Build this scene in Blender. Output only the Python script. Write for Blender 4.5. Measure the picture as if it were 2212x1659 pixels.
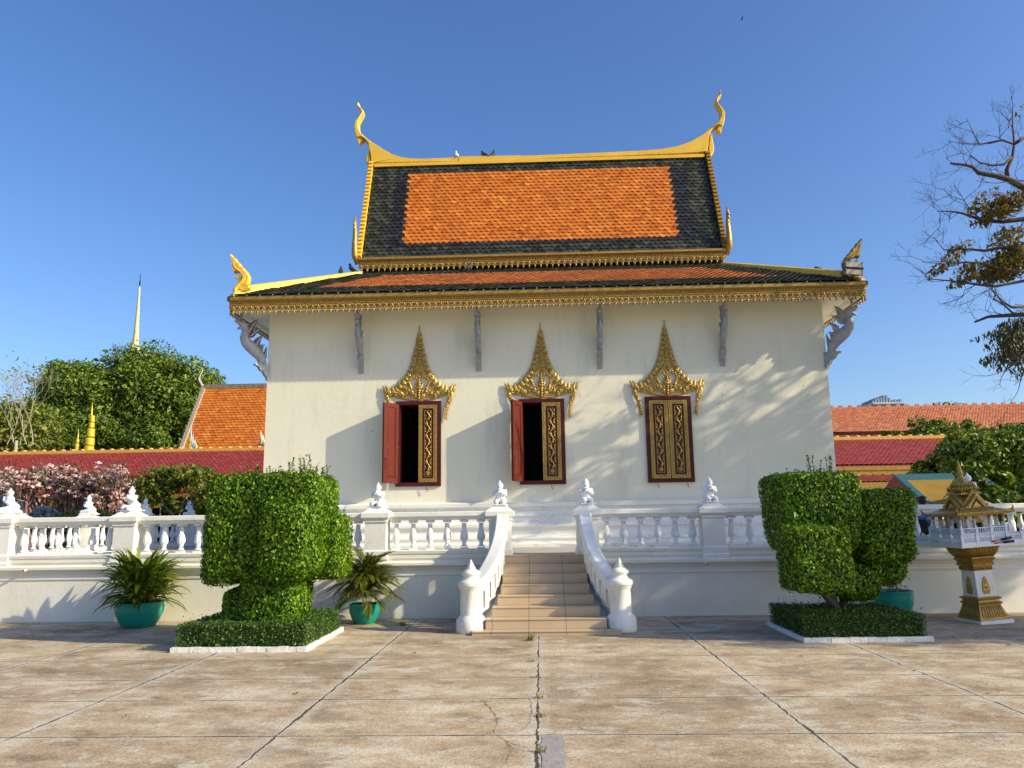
import bpy, bmesh, math, random
import numpy as np
from mathutils import Vector, Matrix
from mathutils.geometry import tessellate_polygon
random.seed(7); rng = np.random.default_rng(7)
PI = math.pi
for o in list(bpy.data.objects): bpy.data.objects.remove(o)
scene = bpy.context.scene
COL = scene.collection
scene.render.engine = 'CYCLES'
scene.render.resolution_x, scene.render.resolution_y = 1024, 768

# ---------------------------------------------------------------- camera
H = 1.62; YAW, PITCH, ROLL = .034, math.radians(10.0), .0144
FPX, CX, CY = 1663.4, 1106.0, 829.5          # focal length and centre for a 2212 px wide picture
fw = np.array([-math.sin(YAW)*math.cos(PITCH), math.cos(YAW)*math.cos(PITCH), math.sin(PITCH)])
rt = np.array([math.cos(YAW), math.sin(YAW), 0.0]); up = np.cross(rt, fw)
rt2 = rt*math.cos(ROLL)-up*math.sin(ROLL); up2 = up*math.cos(ROLL)+rt*math.sin(ROLL)
CAM = np.array([0.0, 0.0, H])
cd = bpy.data.cameras.new('camera'); cam = bpy.data.objects.new('camera', cd); COL.objects.link(cam)
cd.sensor_width = 36; cd.lens = 36*FPX/2212; cd.clip_start = .05; cd.clip_end = 3000
M = Matrix.Identity(4)
for i in range(3):
    M[i][0], M[i][1], M[i][2], M[i][3] = rt2[i], up2[i], -fw[i], CAM[i]
cam.matrix_world = M
scene.camera = cam
def ray(px, py): return fw*FPX+rt2*(px-CX)-up2*(py-CY)
def at(px, py, Y): d = ray(px, py); return CAM+d*(Y/d[1])          # point of a sight line at depth Y
def gr(px, py, z=0.0): d = ray(px, py); return CAM+d*((z-H)/d[2])   # point of a sight line at height z

# ---------------------------------------------------------------- light
SUN = Vector((1.23, -.38, .655)).normalized()
elev = math.asin(SUN.z); azim = math.atan2(SUN.x, SUN.y)
world = bpy.data.worlds.new('World'); scene.world = world; world.use_nodes = True
wn = world.node_tree.nodes; wl = world.node_tree.links
sky = wn.new('ShaderNodeTexSky'); sky.sky_type = 'NISHITA'; sky.sun_disc = False
sky.sun_elevation = elev; sky.sun_rotation = azim
sky.altitude = 0; sky.air_density = 1.0; sky.dust_density = 1.6; sky.ozone_density = 4.0
hs = wn.new('ShaderNodeHueSaturation'); hs.inputs['Saturation'].default_value = 1.15; hs.inputs['Value'].default_value = 1.08; hs.inputs['Hue'].default_value = .508
wl.new(sky.outputs[0], hs.inputs['Color']); wl.new(hs.outputs[0], wn['Background'].inputs[0])
wn['Background'].inputs[1].default_value = .15
sd = bpy.data.lights.new('sun', 'SUN'); sd.energy = 5.0; sd.angle = math.radians(.5); sd.color = (1.0, .88, .60)
so = bpy.data.objects.new('sun', sd); COL.objects.link(so)
so.rotation_euler = (-SUN).to_track_quat('-Z', 'Y').to_euler(); so.location = (20, -5, 20)
scene.view_settings.view_transform = 'Standard'; scene.view_settings.look = 'None'
scene.view_settings.gamma = 1; scene.view_settings.exposure = 0.35

# ---------------------------------------------------------------- materials
def new_mat(name):
    m = bpy.data.materials.new(name); m.use_nodes = True
    nt = m.node_tree; return m, nt, nt.nodes, nt.links, nt.nodes['Principled BSDF']
def nse(nt, scale, detail=4, rough=.55, stretch=(1, 1, 1), off=0):
    tc = nt.nodes.new('ShaderNodeTexCoord'); mp = nt.nodes.new('ShaderNodeMapping')
    mp.inputs['Scale'].default_value = stretch; mp.inputs['Location'].default_value = (off, off, off)
    n = nt.nodes.new('ShaderNodeTexNoise'); n.inputs['Scale'].default_value = scale
    n.inputs['Detail'].default_value = detail; n.inputs['Roughness'].default_value = rough
    nt.links.new(tc.outputs['Object'], mp.inputs[0]); nt.links.new(mp.outputs[0], n.inputs['Vector'])
    return n.outputs['Fac']
def ramp(nt, fac, stops):
    r = nt.nodes.new('ShaderNodeValToRGB'); e = r.color_ramp.elements
    while len(e) < len(stops): e.new(.5)
    for el, (p, c) in zip(e, stops): el.position = p; el.color = (*c, 1)
    nt.links.new(fac, r.inputs[0]); return r.outputs[0]
def mixc(nt, fac, a, b, mode='MIX'):
    m = nt.nodes.new('ShaderNodeMix'); m.data_type = 'RGBA'; m.blend_type = mode
    for s, v in ((0, fac), (6, a), (7, b)):
        if hasattr(v, 'is_linked'): nt.links.new(v, m.inputs[s])
        else: m.inputs[s].default_value = v if s == 0 else (*v, 1)
    return m.outputs[2]
def mth(nt, op, a, b=None, c=None, clamp=False):
    m = nt.nodes.new('ShaderNodeMath'); m.operation = op; m.use_clamp = clamp
    for i, v in enumerate((a, b, c)):
        if v is None: continue
        if hasattr(v, 'is_linked'): nt.links.new(v, m.inputs[i])
        else: m.inputs[i].default_value = v
    return m.outputs[0]
def bump(nt, b, fac, strength, dist=.02):
    n = nt.nodes.new('ShaderNodeBump'); n.inputs['Strength'].default_value = strength; n.inputs['Distance'].default_value = dist
    nt.links.new(fac, n.inputs['Height']); nt.links.new(n.outputs[0], b.inputs['Normal'])
def surf(name, c1, c2=None, rough=.7, metal=0.0, scale=3, stretch=(1, 1, 1), bs=0, bscale=60, spec=.4, dirt=None, dirts=(.62, .75), dscale=6, dstretch=(1, 1, 1)):
    m, nt, N, L, b = new_mat(name)
    c2 = c2 or tuple(x*.88 for x in c1)
    col = ramp(nt, nse(nt, scale, 6, .6, stretch), [(.3, c2), (.7, c1)])
    if dirt: col = mixc(nt, ramp(nt, nse(nt, dscale, 8, .7, dstretch, 3.3), [(dirts[0], (0, 0, 0)), (dirts[1], (1, 1, 1))]), col, dirt)
    L.new(col, b.inputs['Base Color']); b.inputs['Roughness'].default_value = rough; b.inputs['Metallic'].default_value = metal
    b.inputs['Specular IOR Level'].default_value = spec
    if bs: bump(nt, b, nse(nt, bscale, 5, .6), bs)
    return m
def island(name, stops, rough=.6, metal=0.0, spec=.4, bs=0, bscale=60, dirt=None, trans=0.0, tcol=None):
    m, nt, N, L, b = new_mat(name)
    g = N.new('ShaderNodeNewGeometry')
    col = ramp(nt, g.outputs['Random Per Island'], stops)
    if dirt: col = mixc(nt, ramp(nt, nse(nt, 1.3, 6, .7), [(.45, (0, 0, 0)), (.75, (.6, .6, .6))]), col, dirt)
    L.new(col, b.inputs['Base Color']); b.inputs['Roughness'].default_value = rough; b.inputs['Metallic'].default_value = metal
    b.inputs['Specular IOR Level'].default_value = spec
    if bs: bump(nt, b, nse(nt, bscale, 4), bs)
    if trans:
        t = N.new('ShaderNodeBsdfTranslucent'); mx = N.new('ShaderNodeMixShader'); mx.inputs[0].default_value = trans
        tc = mixc(nt, 1.0, col, tcol or (1.6, 1.5, .5), 'MULTIPLY')
        L.new(tc, t.inputs[0]); L.new(b.outputs[0], mx.inputs[1]); L.new(t.outputs[0], mx.inputs[2])
        L.new(mx.outputs[0], N['Material Output'].inputs[0])
    return m
WALLM = surf('cream_plaster', (.80, .755, .60), (.75, .71, .56), .85, scale=.8, bs=.22, bscale=7, dirt=(.56, .53, .43), dirts=(.54, .90), dscale=2.6, dstretch=(1, 1, .16))
WHITE = surf('white_plaster', (.84, .82, .76), (.76, .74, .66), .75, scale=2.5, bs=.2, bscale=14, dirt=(.40, .39, .34), dirts=(.58, .80), dscale=6, dstretch=(1, 1, .3))
RETAIN = surf('retaining_plaster', (.80, .77, .68), (.72, .69, .59), .8, scale=1.5, bs=.2, bscale=12, dirt=(.50, .46, .38), dirts=(.62, .85), dscale=2.2, dstretch=(1, 1, .25))
STATUE = surf('statue_white', (.82, .82, .82), (.70, .71, .72), .6, scale=14, bs=.1, bscale=90)
SILVER = surf('silver_paint', (.44, .44, .45), (.27, .27, .29), .5, .25, scale=9, bs=.5, bscale=38)
GOLD = surf('gold_paint', (.50, .30, .055), (.30, .165, .028), .38, .35, scale=12, bs=.35, bscale=55, spec=.6)
GOLDC = surf('gold_carving', (.62, .40, .09), (.28, .165, .03), .32, .4, scale=25, bs=.3, bscale=90, spec=.6)
YEL = surf('yellow_paint', (.82, .52, .06), (.72, .43, .05), .5, scale=2, bs=.1, bscale=20, dirt=(.35, .22, .06), dirts=(.62, .68), dscale=16, dstretch=(1, 1, .5))
MAROON = surf('maroon_paint', (.085, .012, .012), (.06, .008, .009), .5, scale=6, bs=.1, spec=.25)
REDW = surf('red_wood', (.125, .016, .010), (.09, .012, .007), .6, spec=.2, scale=5, stretch=(1, 1, .12), bs=.15, bscale=30, dirt=(.24, .04, .02), dirts=(.6, .7), dscale=8)
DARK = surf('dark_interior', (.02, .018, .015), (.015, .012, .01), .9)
TORANGE = island('orange_tiles', [(0, (.40, .10, .016)), (.15, (.52, .15, .020)), (.8, (.62, .19, .026)), (1, (.68, .25, .04))], .5, spec=.35, dirt=(.45, .13, .035))
TDULL = island('dull_brick_tiles', [(0, (.34, .10, .03)), (.5, (.46, .15, .045)), (1, (.56, .20, .06))], .6, dirt=(.20, .10, .06))  # lower roof: duller and browner than the upper roof's orange tiles
TPINK = island('weathered_orange_tiles', [(0, (.42, .13, .055)), (.7, (.58, .20, .085)), (1, (.66, .30, .15))], .6)
TGREEN = island('dark_green_tiles', [(0, (.016, .018, .014)), (.5, (.034, .038, .028)), (1, (.07, .072, .052))], .5, spec=.35)
TNAVY = island('navy_tiles', [(0, (.014, .014, .018)), (.6, (.024, .024, .032)), (1, (.040, .040, .048))], .5, spec=.35)
TRED = island('crimson_tiles', [(0, (.23, .034, .028)), (1, (.34, .055, .044))], .45)
TPURP = island('purple_tiles', [(0, (.16, .05, .07)), (1, (.24, .08, .10))], .5)
BARK = surf('bark', (.16, .12, .09), (.09, .07, .055), .9, scale=12, stretch=(1, 1, .3), bs=.5, bscale=30)
TWIG = surf('twig_bark', (.10, .075, .065), (.06, .045, .04), .9, scale=12)
PALEBARK = surf('pale_bark', (.42, .38, .32), (.28, .25, .2), .9, scale=12)
LTOP = island('topiary_leaves', [(0, (.018, .055, .003)), (.4, (.065, .155, .005)), (.8, (.15, .29, .008)), (1, (.33, .44, .02))], .45, spec=.3, trans=.22)
LHEDGE = island('hedge_leaves', [(0, (.025, .065, .008)), (.7, (.06, .13, .012)), (1, (.15, .25, .04))], .4, spec=.45, trans=.2)
LDARK = island('dark_leaves', [(0, (.03, .07, .006)), (.5, (.10, .165, .012)), (1, (.22, .29, .025))], .5, trans=.25)
LYEL = island('olive_leaves', [(0, (.06, .10, .012)), (.6, (.15, .19, .02)), (1, (.30, .30, .045))], .5, trans=.3)
LPLUM = island('bronze_leaves', [(0, (.05, .035, .02)), (.6, (.10, .085, .03)), (1, (.12, .16, .03))], .5, trans=.2)
LPOT = island('strap_leaves', [(0, (.04, .07, .008)), (.5, (.13, .20, .015)), (.9, (.28, .34, .03)), (1, (.55, .48, .04))], .4, trans=.3)
LPALM = island('palm_leaves', [(0, (.05, .07, .01)), (.6, (.12, .15, .018)), (1, (.28, .28, .035))], .4, trans=.2)
LBROWN = island('browning_leaves', [(0, (.09, .09, .02)), (.5, (.16, .12, .03)), (.8, (.26, .15, .03)), (1, (.13, .17, .025))], .5, trans=.35)
PINK = island('pink_blossom', [(0, (.80, .42, .42)), (.5, (.88, .60, .58)), (1, (.90, .80, .76))], .6, trans=.35, tcol=(1, 1, 1))
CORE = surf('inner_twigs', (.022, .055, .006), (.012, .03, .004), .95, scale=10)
TEAL = surf('teal_pot', (.008, .29, .21), (.006, .24, .18), .38, scale=3, bs=.05)
SOIL = surf('soil', (.06, .04, .03), None, .95)
# ---------------------------------------------------------------- mesh helpers
def mk(name, v, f, mats, parent=None, mi=None, smooth=False):
    me = bpy.data.meshes.new(name); v = np.asarray(v, dtype=np.float32).reshape(-1, 3)
    if isinstance(f, np.ndarray):
        n, k = f.shape
        me.vertices.add(len(v)); me.vertices.foreach_set('co', v.ravel())
        me.loops.add(n*k); me.loops.foreach_set('vertex_index', f.astype(np.int32).ravel())
        me.polygons.add(n); me.polygons.foreach_set('loop_start', np.arange(0, n*k, k, dtype=np.int32))
        me.polygons.foreach_set('loop_total', np.full(n, k, dtype=np.int32)); me.update(calc_edges=True)
    else: me.from_pydata(v.tolist(), [], f)
    for m in (mats if isinstance(mats, (list, tuple)) else [mats]): me.materials.append(m)
    if mi is not None: me.polygons.foreach_set('material_index', np.asarray(mi, dtype=np.int32))
    if smooth is True: me.polygons.foreach_set('use_smooth', np.ones(len(me.polygons), dtype=bool))
    elif smooth: me.polygons.foreach_set('use_smooth', np.asarray(smooth, dtype=bool))
    me.update()
    o = bpy.data.objects.new(name, me); COL.objects.link(o)
    if parent: o.parent = parent
    return o
def tag(o, label, cat, group=None):
    o['label'] = label; o['category'] = cat
    if group: o['group'] = group
    return o
def empty(name, loc=(0, 0, 0), rz=0, label=None, cat=None, group=None):
    o = bpy.data.objects.new(name, None); COL.objects.link(o); o.location = loc; o.rotation_euler = (0, 0, rz); o.empty_display_size = .2
    if label: tag(o, label, cat, group)
    return o
def structure(o): o['kind'] = 'structure'; return o
def dup(root, loc, rz=0, label=None, scale=None):
    kids = [c for c in bpy.data.objects if c.parent == root]
    r = root.copy(); COL.objects.link(r); r.location = loc; r.rotation_euler = (0, 0, rz)
    if scale: r.scale = scale
    if label: r['label'] = label
    for c in kids:
        g = [q for q in bpy.data.objects if q.parent == c]
        d = c.copy(); COL.objects.link(d); d.parent = r
        for q in g: e = q.copy(); COL.objects.link(e); e.parent = d
    return r
class MB:
    def __init__(s): s.v = []; s.f = []; s.m = []; s.s = []; s.cur = 0; s.sm = False; s.X = None
    def add(s, v, f, sm=None):
        b = len(s.v); v = np.asarray(v, float).reshape(-1, 3)
        if s.X is not None: v = v@s.X[0].T+s.X[1]
        s.v.extend(v.tolist())
        for q in f: s.f.append([int(i)+b for i in q]); s.m.append(s.cur); s.s.append(s.sm if sm is None else sm)
    def box(s, x0, x1, y0, y1, z0, z1):
        s.add([(x0, y0, z0), (x1, y0, z0), (x1, y1, z0), (x0, y1, z0), (x0, y0, z1), (x1, y0, z1), (x1, y1, z1), (x0, y1, z1)],
              [(0, 3, 2, 1), (4, 5, 6, 7), (0, 1, 5, 4), (1, 2, 6, 5), (2, 3, 7, 6), (3, 0, 4, 7)], False)
    def frus(s, c, a0, b0, z0, a1, b1, z1):
        x, y = c
        s.add([(x-a0, y-b0, z0), (x+a0, y-b0, z0), (x+a0, y+b0, z0), (x-a0, y+b0, z0), (x-a1, y-b1, z1), (x+a1, y-b1, z1), (x+a1, y+b1, z1), (x-a1, y+b1, z1)],
              [(0, 3, 2, 1), (4, 5, 6, 7), (0, 1, 5, 4), (1, 2, 6, 5), (2, 3, 7, 6), (3, 0, 4, 7)], False)
    def sqlathe(s, c, prof, ratio=1.0):            # square section pillar from (half width, z) pairs
        for (r0, z0), (r1, z1) in zip(prof, prof[1:]):
            x, y = c; q0, q1 = r0*ratio, r1*ratio
            s.add([(x-r0, y-q0, z0), (x+r0, y-q0, z0), (x+r0, y+q0, z0), (x-r0, y+q0, z0), (x-r1, y-q1, z1), (x+r1, y-q1, z1), (x+r1, y+q1, z1), (x-r1, y+q1, z1)],
                  [(0, 1, 5, 4), (1, 2, 6, 5), (2, 3, 7, 6), (3, 0, 4, 7)], False)
        r, z = prof[-1]; x, y = c; q = r*ratio
        s.add([(x-r, y-q, z), (x+r, y-q, z), (x+r, y+q, z), (x-r, y+q, z)], [(0, 1, 2, 3)], False)
    def lathe(s, c, prof, n=16, sm=True, flute=0, fr=None):
        v = []; x, y = c[:2]; zo = c[2] if len(c) > 2 else 0
        for i, (r, z) in enumerate(prof):
            for k in range(n):
                a = 2*PI*k/n; rr = r*(1+(flute*math.cos(a*n/2) if fr and fr[0] <= i <= fr[1] else 0))
                v.append((x+rr*math.cos(a), y+rr*math.sin(a), z+zo))
        f = [(i*n+k, i*n+(k+1) % n, (i+1)*n+(k+1) % n, (i+1)*n+k) for i in range(len(prof)-1) for k in range(n)]
        f.append(tuple(range(n))[::-1]); f.append(tuple((len(prof)-1)*n+k for k in range(n)))
        s.add(v, f, sm)
    def extr(s, prof, x0, x1, axis='x', cap=True):    # prof: (y,z) closed polygon
        n = len(prof); P = [(x0, a, b) for a, b in prof]+[(x1, a, b) for a, b in prof]
        if axis == 'y': P = [(a, x, b) for x, a, b in P]
        f = [(k, (k+1) % n, n+(k+1) % n, n+k) for k in range(n)]
        if cap: f += [tuple(range(n))[::-1], tuple(range(n, 2*n))]
        s.add(P, f, False)
    def tube(s, pts, rad, n=6, sm=True, cap=True):
        pts = [Vector(p) for p in pts]; v = []; ref = None
        for i, p in enumerate(pts):
            t = (pts[min(i+1, len(pts)-1)]-pts[max(i-1, 0)]); t = t.normalized() if t.length > 1e-9 else Vector((0, 0, 1))
            if ref is None: ref = t.orthogonal().normalized()
            a = (ref-t*ref.dot(t)); a = a.normalized() if a.length > 1e-6 else t.orthogonal().normalized(); ref = a; b = t.cross(a)
            r = rad[i] if hasattr(rad, '__len__') else rad
            for k in range(n):
                w = 2*PI*k/n; v.append(p+(a*math.cos(w)+b*math.sin(w))*r)
        f = [(i*n+k, i*n+(k+1) % n, (i+1)*n+(k+1) % n, (i+1)*n+k) for i in range(len(pts)-1) for k in range(n)]
        if cap: f += [tuple(range(n))[::-1], tuple((len(pts)-1)*n+k for k in range(n))]
        s.add([tuple(q) for q in v], f, sm)
    def ell(s, c, r, n=10, m=7):
        v = [(c[0], c[1], c[2]-r[2])]
        for i in range(1, m):
            a = PI*i/m
            for k in range(n):
                b = 2*PI*k/n; v.append((c[0]+r[0]*math.sin(a)*math.cos(b), c[1]+r[1]*math.sin(a)*math.sin(b), c[2]-r[2]*math.cos(a)))
        v.append((c[0], c[1], c[2]+r[2])); L = len(v)-1
        f = [(0, 1+(k+1) % n, 1+k) for k in range(n)]
        f += [(1+i*n+k, 1+i*n+(k+1) % n, 1+(i+1)*n+(k+1) % n, 1+(i+1)*n+k) for i in range(m-2) for k in range(n)]
        f += [(1+(m-2)*n+k, 1+(m-2)*n+(k+1) % n, L) for k in range(n)]
        s.add(v, f, True)
    def cap(s, p, q, r1, r2, n=10):
        p = Vector(p); q = Vector(q); s.tube([p, q], [r1, r2], n); s.ell(p, (r1,)*3, n, 6); s.ell(q, (r2,)*3, n, 6)
    def rib(s, P, R, y=0.0, d=1.0, n=6, half=False):        # rounded band along a 2-D path in the x,z plane, facing -y
        P = np.asarray(P, float); T = np.gradient(P, axis=0); T /= np.linalg.norm(T, axis=1)[:, None]+1e-9
        N = np.stack([-T[:, 1], T[:, 0]], 1); v = []
        for i in range(len(P)):
            for k in range(n):
                a = (PI*k/(n-1)) if half else 2*PI*k/n
                c, q = math.cos(a)*R[i], math.sin(a)*R[i]*d
                v.append((P[i, 0]+N[i, 0]*c, y-q, P[i, 1]+N[i, 1]*c))
        w = n-1 if half else n
        f = [(i*n+k, i*n+(k+1) % n, (i+1)*n+(k+1) % n, (i+1)*n+k) for i in range(len(P)-1) for k in range(w)]
        s.add(v, f, True)
    def slab(s, poly, y0, y1, inset=0.0):         # outline in x,z with real thickness along y, optionally softened towards the front face
        P = [Vector((a, b)) for a, b in poly]; n = len(P)
        area = sum(P[i].x*P[(i+1) % n].y-P[(i+1) % n].x*P[i].y for i in range(n))
        if area < 0: P = P[::-1]
        tri = tessellate_polygon([[Vector((p.x, p.y, 0)) for p in P]])
        Q = P
        if inset:
            Q = []
            for i in range(n):
                t = (P[(i+1) % n]-P[i-1]); t = t.normalized() if t.length > 1e-9 else Vector((1, 0)); Q.append(P[i]+Vector((-t.y, t.x))*inset)
        ym = y0+(y1-y0)*.3
        v = [(p.x, y0, p.y) for p in Q]+[(p.x, ym, p.y) for p in P]+[(p.x, y1, p.y) for p in P]
        f = [(a+n, (b+n), b, a) for a, b in ((i, (i+1) % n) for i in range(n))]+[(a+2*n, b+2*n, b+n, a+n) for a, b in ((i, (i+1) % n) for i in range(n))]
        f += [tuple(t) for t in tri]+[tuple(i+2*n for i in t[::-1]) for t in tri]
        s.add(v, f, False)
    def at(s, loc=(0, 0, 0), rz=0, sc=1.0, mirror=False, ry=0):
        R = np.array(Matrix.Rotation(rz, 3, 'Z')@Matrix.Rotation(ry, 3, 'Y'))*sc
        if mirror: R = R@np.diag([-1., 1., 1.])
        s.X = (R, np.array(loc, float)); return s
    def build(s, name, mats, parent=None): return mk(name, s.v, s.f, mats, parent, s.m, s.s)
def euler(x, z, h, L, k0, k1, n=14, p=1.0):
    P = [(x, z)]; ds = L/n
    for i in range(n):
        h += (k0+(k1-k0)*((i+.5)/n)**p)*ds; x += math.cos(h)*ds; z += math.sin(h)*ds; P.append((x, z))
    return P
def curl(mb, x, z, h, size, hand, r, y=0, d=.9, turns=1.35, n=16):          # a scroll: band that rolls into a spiral ending in a knob
    P = euler(x, z, h, size*3.6, hand*.35/size, hand*turns*5.2/size, n, 1.4)
    mb.rib(P, [r*(1.05-.55*i/n) for i in range(n+1)], y, d, 6, True)
    e = P[-1]; mb.ell((e[0], y-r*.3, e[1]), (r*.9, r*d, r*.9), 8, 5)
def flame(mb, x, z, h, L, w, bend=0.0, y=0, d=.8):
    P = euler(x, z, h, L, bend/L, -bend*1.6/L, 6); mb.rib(P, [w*.55, w, w*.95, w*.75, w*.5, w*.25, .001], y, d, 6, True)
def fuse(mb, name, mat, parent=None, voxel=.01):       # one continuous skin over overlapping volumes
    o = mb.build(name, mat); md = o.modifiers.new('r', 'REMESH'); md.mode = 'VOXEL'; md.voxel_size = voxel; md.use_smooth_shade = True
    s2 = o.modifiers.new('s', 'SMOOTH'); s2.factor = .5; s2.iterations = 2
    dg = bpy.context.evaluated_depsgraph_get(); me = bpy.data.meshes.new_from_object(o.evaluated_get(dg)); me.name = name
    old = o.data; o.modifiers.clear(); o.data = me; bpy.data.meshes.remove(old)
    if not me.materials: me.materials.append(mat)
    if parent: o.parent = parent
    return o
def tiles(name, O, U, V, lu, lv, tw, th, mats, pick, parent, lift=.025, thick=.018, inside=None, pointed=.45, jit=.007):
    """overlapping roof tiles on the plane O + u*U + v*V (v runs up the slope)"""
    O = np.array(O, float); U = np.array(U, float); U /= np.linalg.norm(U); V = np.array(V, float); V /= np.linalg.norm(V)
    N = np.cross(U, V)
    us, vs = [], []
    for r in range(int(lv/th)+1):
        off = (tw/2 if r % 2 else 0)
        u = np.arange(-1, int(lu/tw)+2)*tw+off+tw/2; us.append(u); vs.append(np.full(len(u), r*th))
    u = np.concatenate(us); v = np.concatenate(vs)
    k = (u > -tw*.1) & (u < lu+tw*.1) & (v+th*.9 < lv+th)
    if inside is not None: k &= inside(u, v)
    u, v = u[k], v[k]; n = len(u); h = th*1.9; w = tw*.49
    du = np.array([-w, w, w, 0, -w]); dv = np.array([h, h, th*pointed, 0, th*pointed])
    up_ = np.array([.002, .002, lift, lift*1.08, lift])
    j = rng.normal(0, jit, (n, 1)); tilt = rng.normal(0, jit, (n, 1))
    A = u[:, None]+du[None]; B = np.minimum(v[:, None]+dv[None]+j*.6, lv+.01); C = up_[None]+np.abs(tilt)*(du[None]/w)*.8+.001
    top = O+A[..., None]*U+B[..., None]*V+C[..., None]*N
    bot = O+A[..., None]*U+B[..., None]*V+(C-thick)[..., None]*N
    vt = np.concatenate([top, bot], 1).reshape(-1, 3); b = (np.arange(n)*10)[:, None]
    # top as quad + triangle-ish quad
    q = [b+np.array([[0, 4, 2, 1]]), b+np.array([[4, 3, 2, 2]]), b+np.array([[2, 3, 8, 7]]), b+np.array([[3, 4, 9, 8]]), b+np.array([[1, 2, 7, 6]]), b+np.array([[4, 0, 5, 9]])]
    mi = pick(u, v)
    fs = []; ms = []
    for i, qq in enumerate(q):
        for row in range(n):
            r = qq[row]; fs.append([r[0], r[1], r[2]] if i == 1 else list(map(int, r))); ms.append(int(mi[row]))
    return mk(name, vt, fs, mats, parent, ms)
def rand_unit(n):
    a = rng.normal(size=(n, 3)); return a/np.linalg.norm(a, axis=1)[:, None]
def leaves(name, P, Nn, size, mat, parent=None, spread=.6, aspect=.5, droop=.35, fold=.18, var=.35, mi=None):
    """leaf-shaped faces at P roughly facing Nn"""
    n = len(P); N = Nn+rng.normal(0, spread, (n, 3)); N /= np.linalg.norm(N, axis=1)[:, None]+1e-9
    T = rand_unit(n)+np.array([0, 0, -droop*2]); T -= N*(T*N).sum(1)[:, None]; T /= np.linalg.norm(T, axis=1)[:, None]+1e-9
    B = np.cross(N, T); s = (np.asarray(size)*np.exp(rng.normal(0, var, n)))[:, None]
    a = P-T*s*.5; c = P+T*s*.5-N*s*.12; b = P+B*s*aspect*.5-N*s*fold*-.5; d = P-B*s*aspect*.5-N*s*fold*-.5
    v = np.stack([a, b, c, d], 1).reshape(-1, 3); i = (np.arange(n)*4)[:, None]
    f = np.concatenate([i+np.array([[0, 1, 2]]), i+np.array([[0, 2, 3]])], 0)
    mm = None if mi is None else np.concatenate([mi, mi])
    return mk(name, v, f, mat, parent, mm)
def strap(mb, base, az, el, L, w, sag, n=6):         # a long arching leaf blade
    p = Vector(base); out = []; e = el; ds = L/n; prev = None
    for i in range(n+1):
        t = i/n; wd = w*math.sin(PI*min(.97, .12+.88*t))**.8 if i < n else .002
        d = Vector((math.cos(az)*math.cos(e), math.sin(az)*math.cos(e), math.sin(e))); sdv = Vector((-math.sin(az), math.cos(az), 0))
        upv = d.cross(sdv)
        out += [tuple(p-sdv*wd/2-upv*-wd*.18), tuple(p), tuple(p+sdv*wd/2-upv*-wd*.18)]
        p = p+d*ds; e -= sag/n*(1+t)
    f = []
    for i in range(n): f += [(i*3, i*3+1, i*3+4, i*3+3), (i*3+1, i*3+2, i*3+5, i*3+4)]
    mb.add(out, f, True)
WORLD = []
def thing(name, loc, label, cat, group=None):      # its parts are built in world coordinates and hung on it at the end
    e = empty(name, loc, 0, label, cat, group); WORLD.append(e); return e
# ================================================================ ground
m, nt, N, L, b = new_mat('weathered_concrete')
tc = N.new('ShaderNodeTexCoord'); sp = N.new('ShaderNodeSeparateXYZ')
wob = N.new('ShaderNodeTexNoise'); wob.inputs['Scale'].default_value = 5.5; wob.inputs['Detail'].default_value = 10; wob.inputs['Roughness'].default_value = .7
L.new(tc.outputs['Object'], wob.inputs['Vector'])
va = N.new('ShaderNodeVectorMath'); va.operation = 'MULTIPLY_ADD'; L.new(wob.outputs['Color'], va.inputs[0]); va.inputs[1].default_value = (.075, .05, 0)
sb = N.new('ShaderNodeVectorMath'); sb.operation = 'SUBTRACT'; L.new(tc.outputs['Object'], sb.inputs[0]); sb.inputs[1].default_value = (.0375, .025, 0)
L.new(sb.outputs[0], va.inputs[2]); L.new(va.outputs[0], sp.inputs[0])
def near(sock, vals, w):
    d = None
    for x in vals:
        q = mth(nt, 'ABSOLUTE', mth(nt, 'SUBTRACT', sock, x)); d = q if d is None else mth(nt, 'MINIMUM', d, q)
    return mth(nt, 'SUBTRACT', 1.0, mth(nt, 'DIVIDE', d, w), clamp=True), d
gapn = nse(nt, 2.1, 7, .72, (1, 1, 1), 4.0)
wv = mth(nt, 'MAXIMUM', mth(nt, 'MULTIPLY_ADD', gapn, .060, -.019), .003); wh = mth(nt, 'MAXIMUM', mth(nt, 'MULTIPLY_ADD', gapn, .050, -.013), .003)
JX = [-14.4, -12.3, -10.25, -8.2, -6.2, -4.15, -2.07, -.06, 2.02, 3.9, 5.95, 8.0, 10.1, 12.2, 14.3]
JY = [-3.4, -2.3, -1.2, -.1, 1.0, 2.1, 3.1, 4.15, 5.15, 6.24, 7.46, 8.42, 9.62, 10.62, 11.5, 12.5]
jv, dv = near(sp.outputs[0], JX, wv); jh, dh = near(sp.outputs[1], JY, wh)
joint = mth(nt, 'MAXIMUM', mth(nt, 'MULTIPLY', jv, 2.2, clamp=True), mth(nt, 'MULTIPLY', jh, 1.7, clamp=True), clamp=True)
halo = mth(nt, 'MAXIMUM', mth(nt, 'SUBTRACT', 1.0, mth(nt, 'DIVIDE', dv, .13), clamp=True), mth(nt, 'MULTIPLY', mth(nt, 'SUBTRACT', 1.0, mth(nt, 'DIVIDE', dh, .07), clamp=True), .7))
def idx(s_, vals):
    t = None
    for x in vals: g_ = mth(nt, 'GREATER_THAN', s_, x); t = g_ if t is None else mth(nt, 'ADD', t, g_)
    return t
cb = N.new('ShaderNodeCombineXYZ'); L.new(idx(sp.outputs[0], JX), cb.inputs[0]); L.new(idx(sp.outputs[1], JY), cb.inputs[1])
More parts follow.
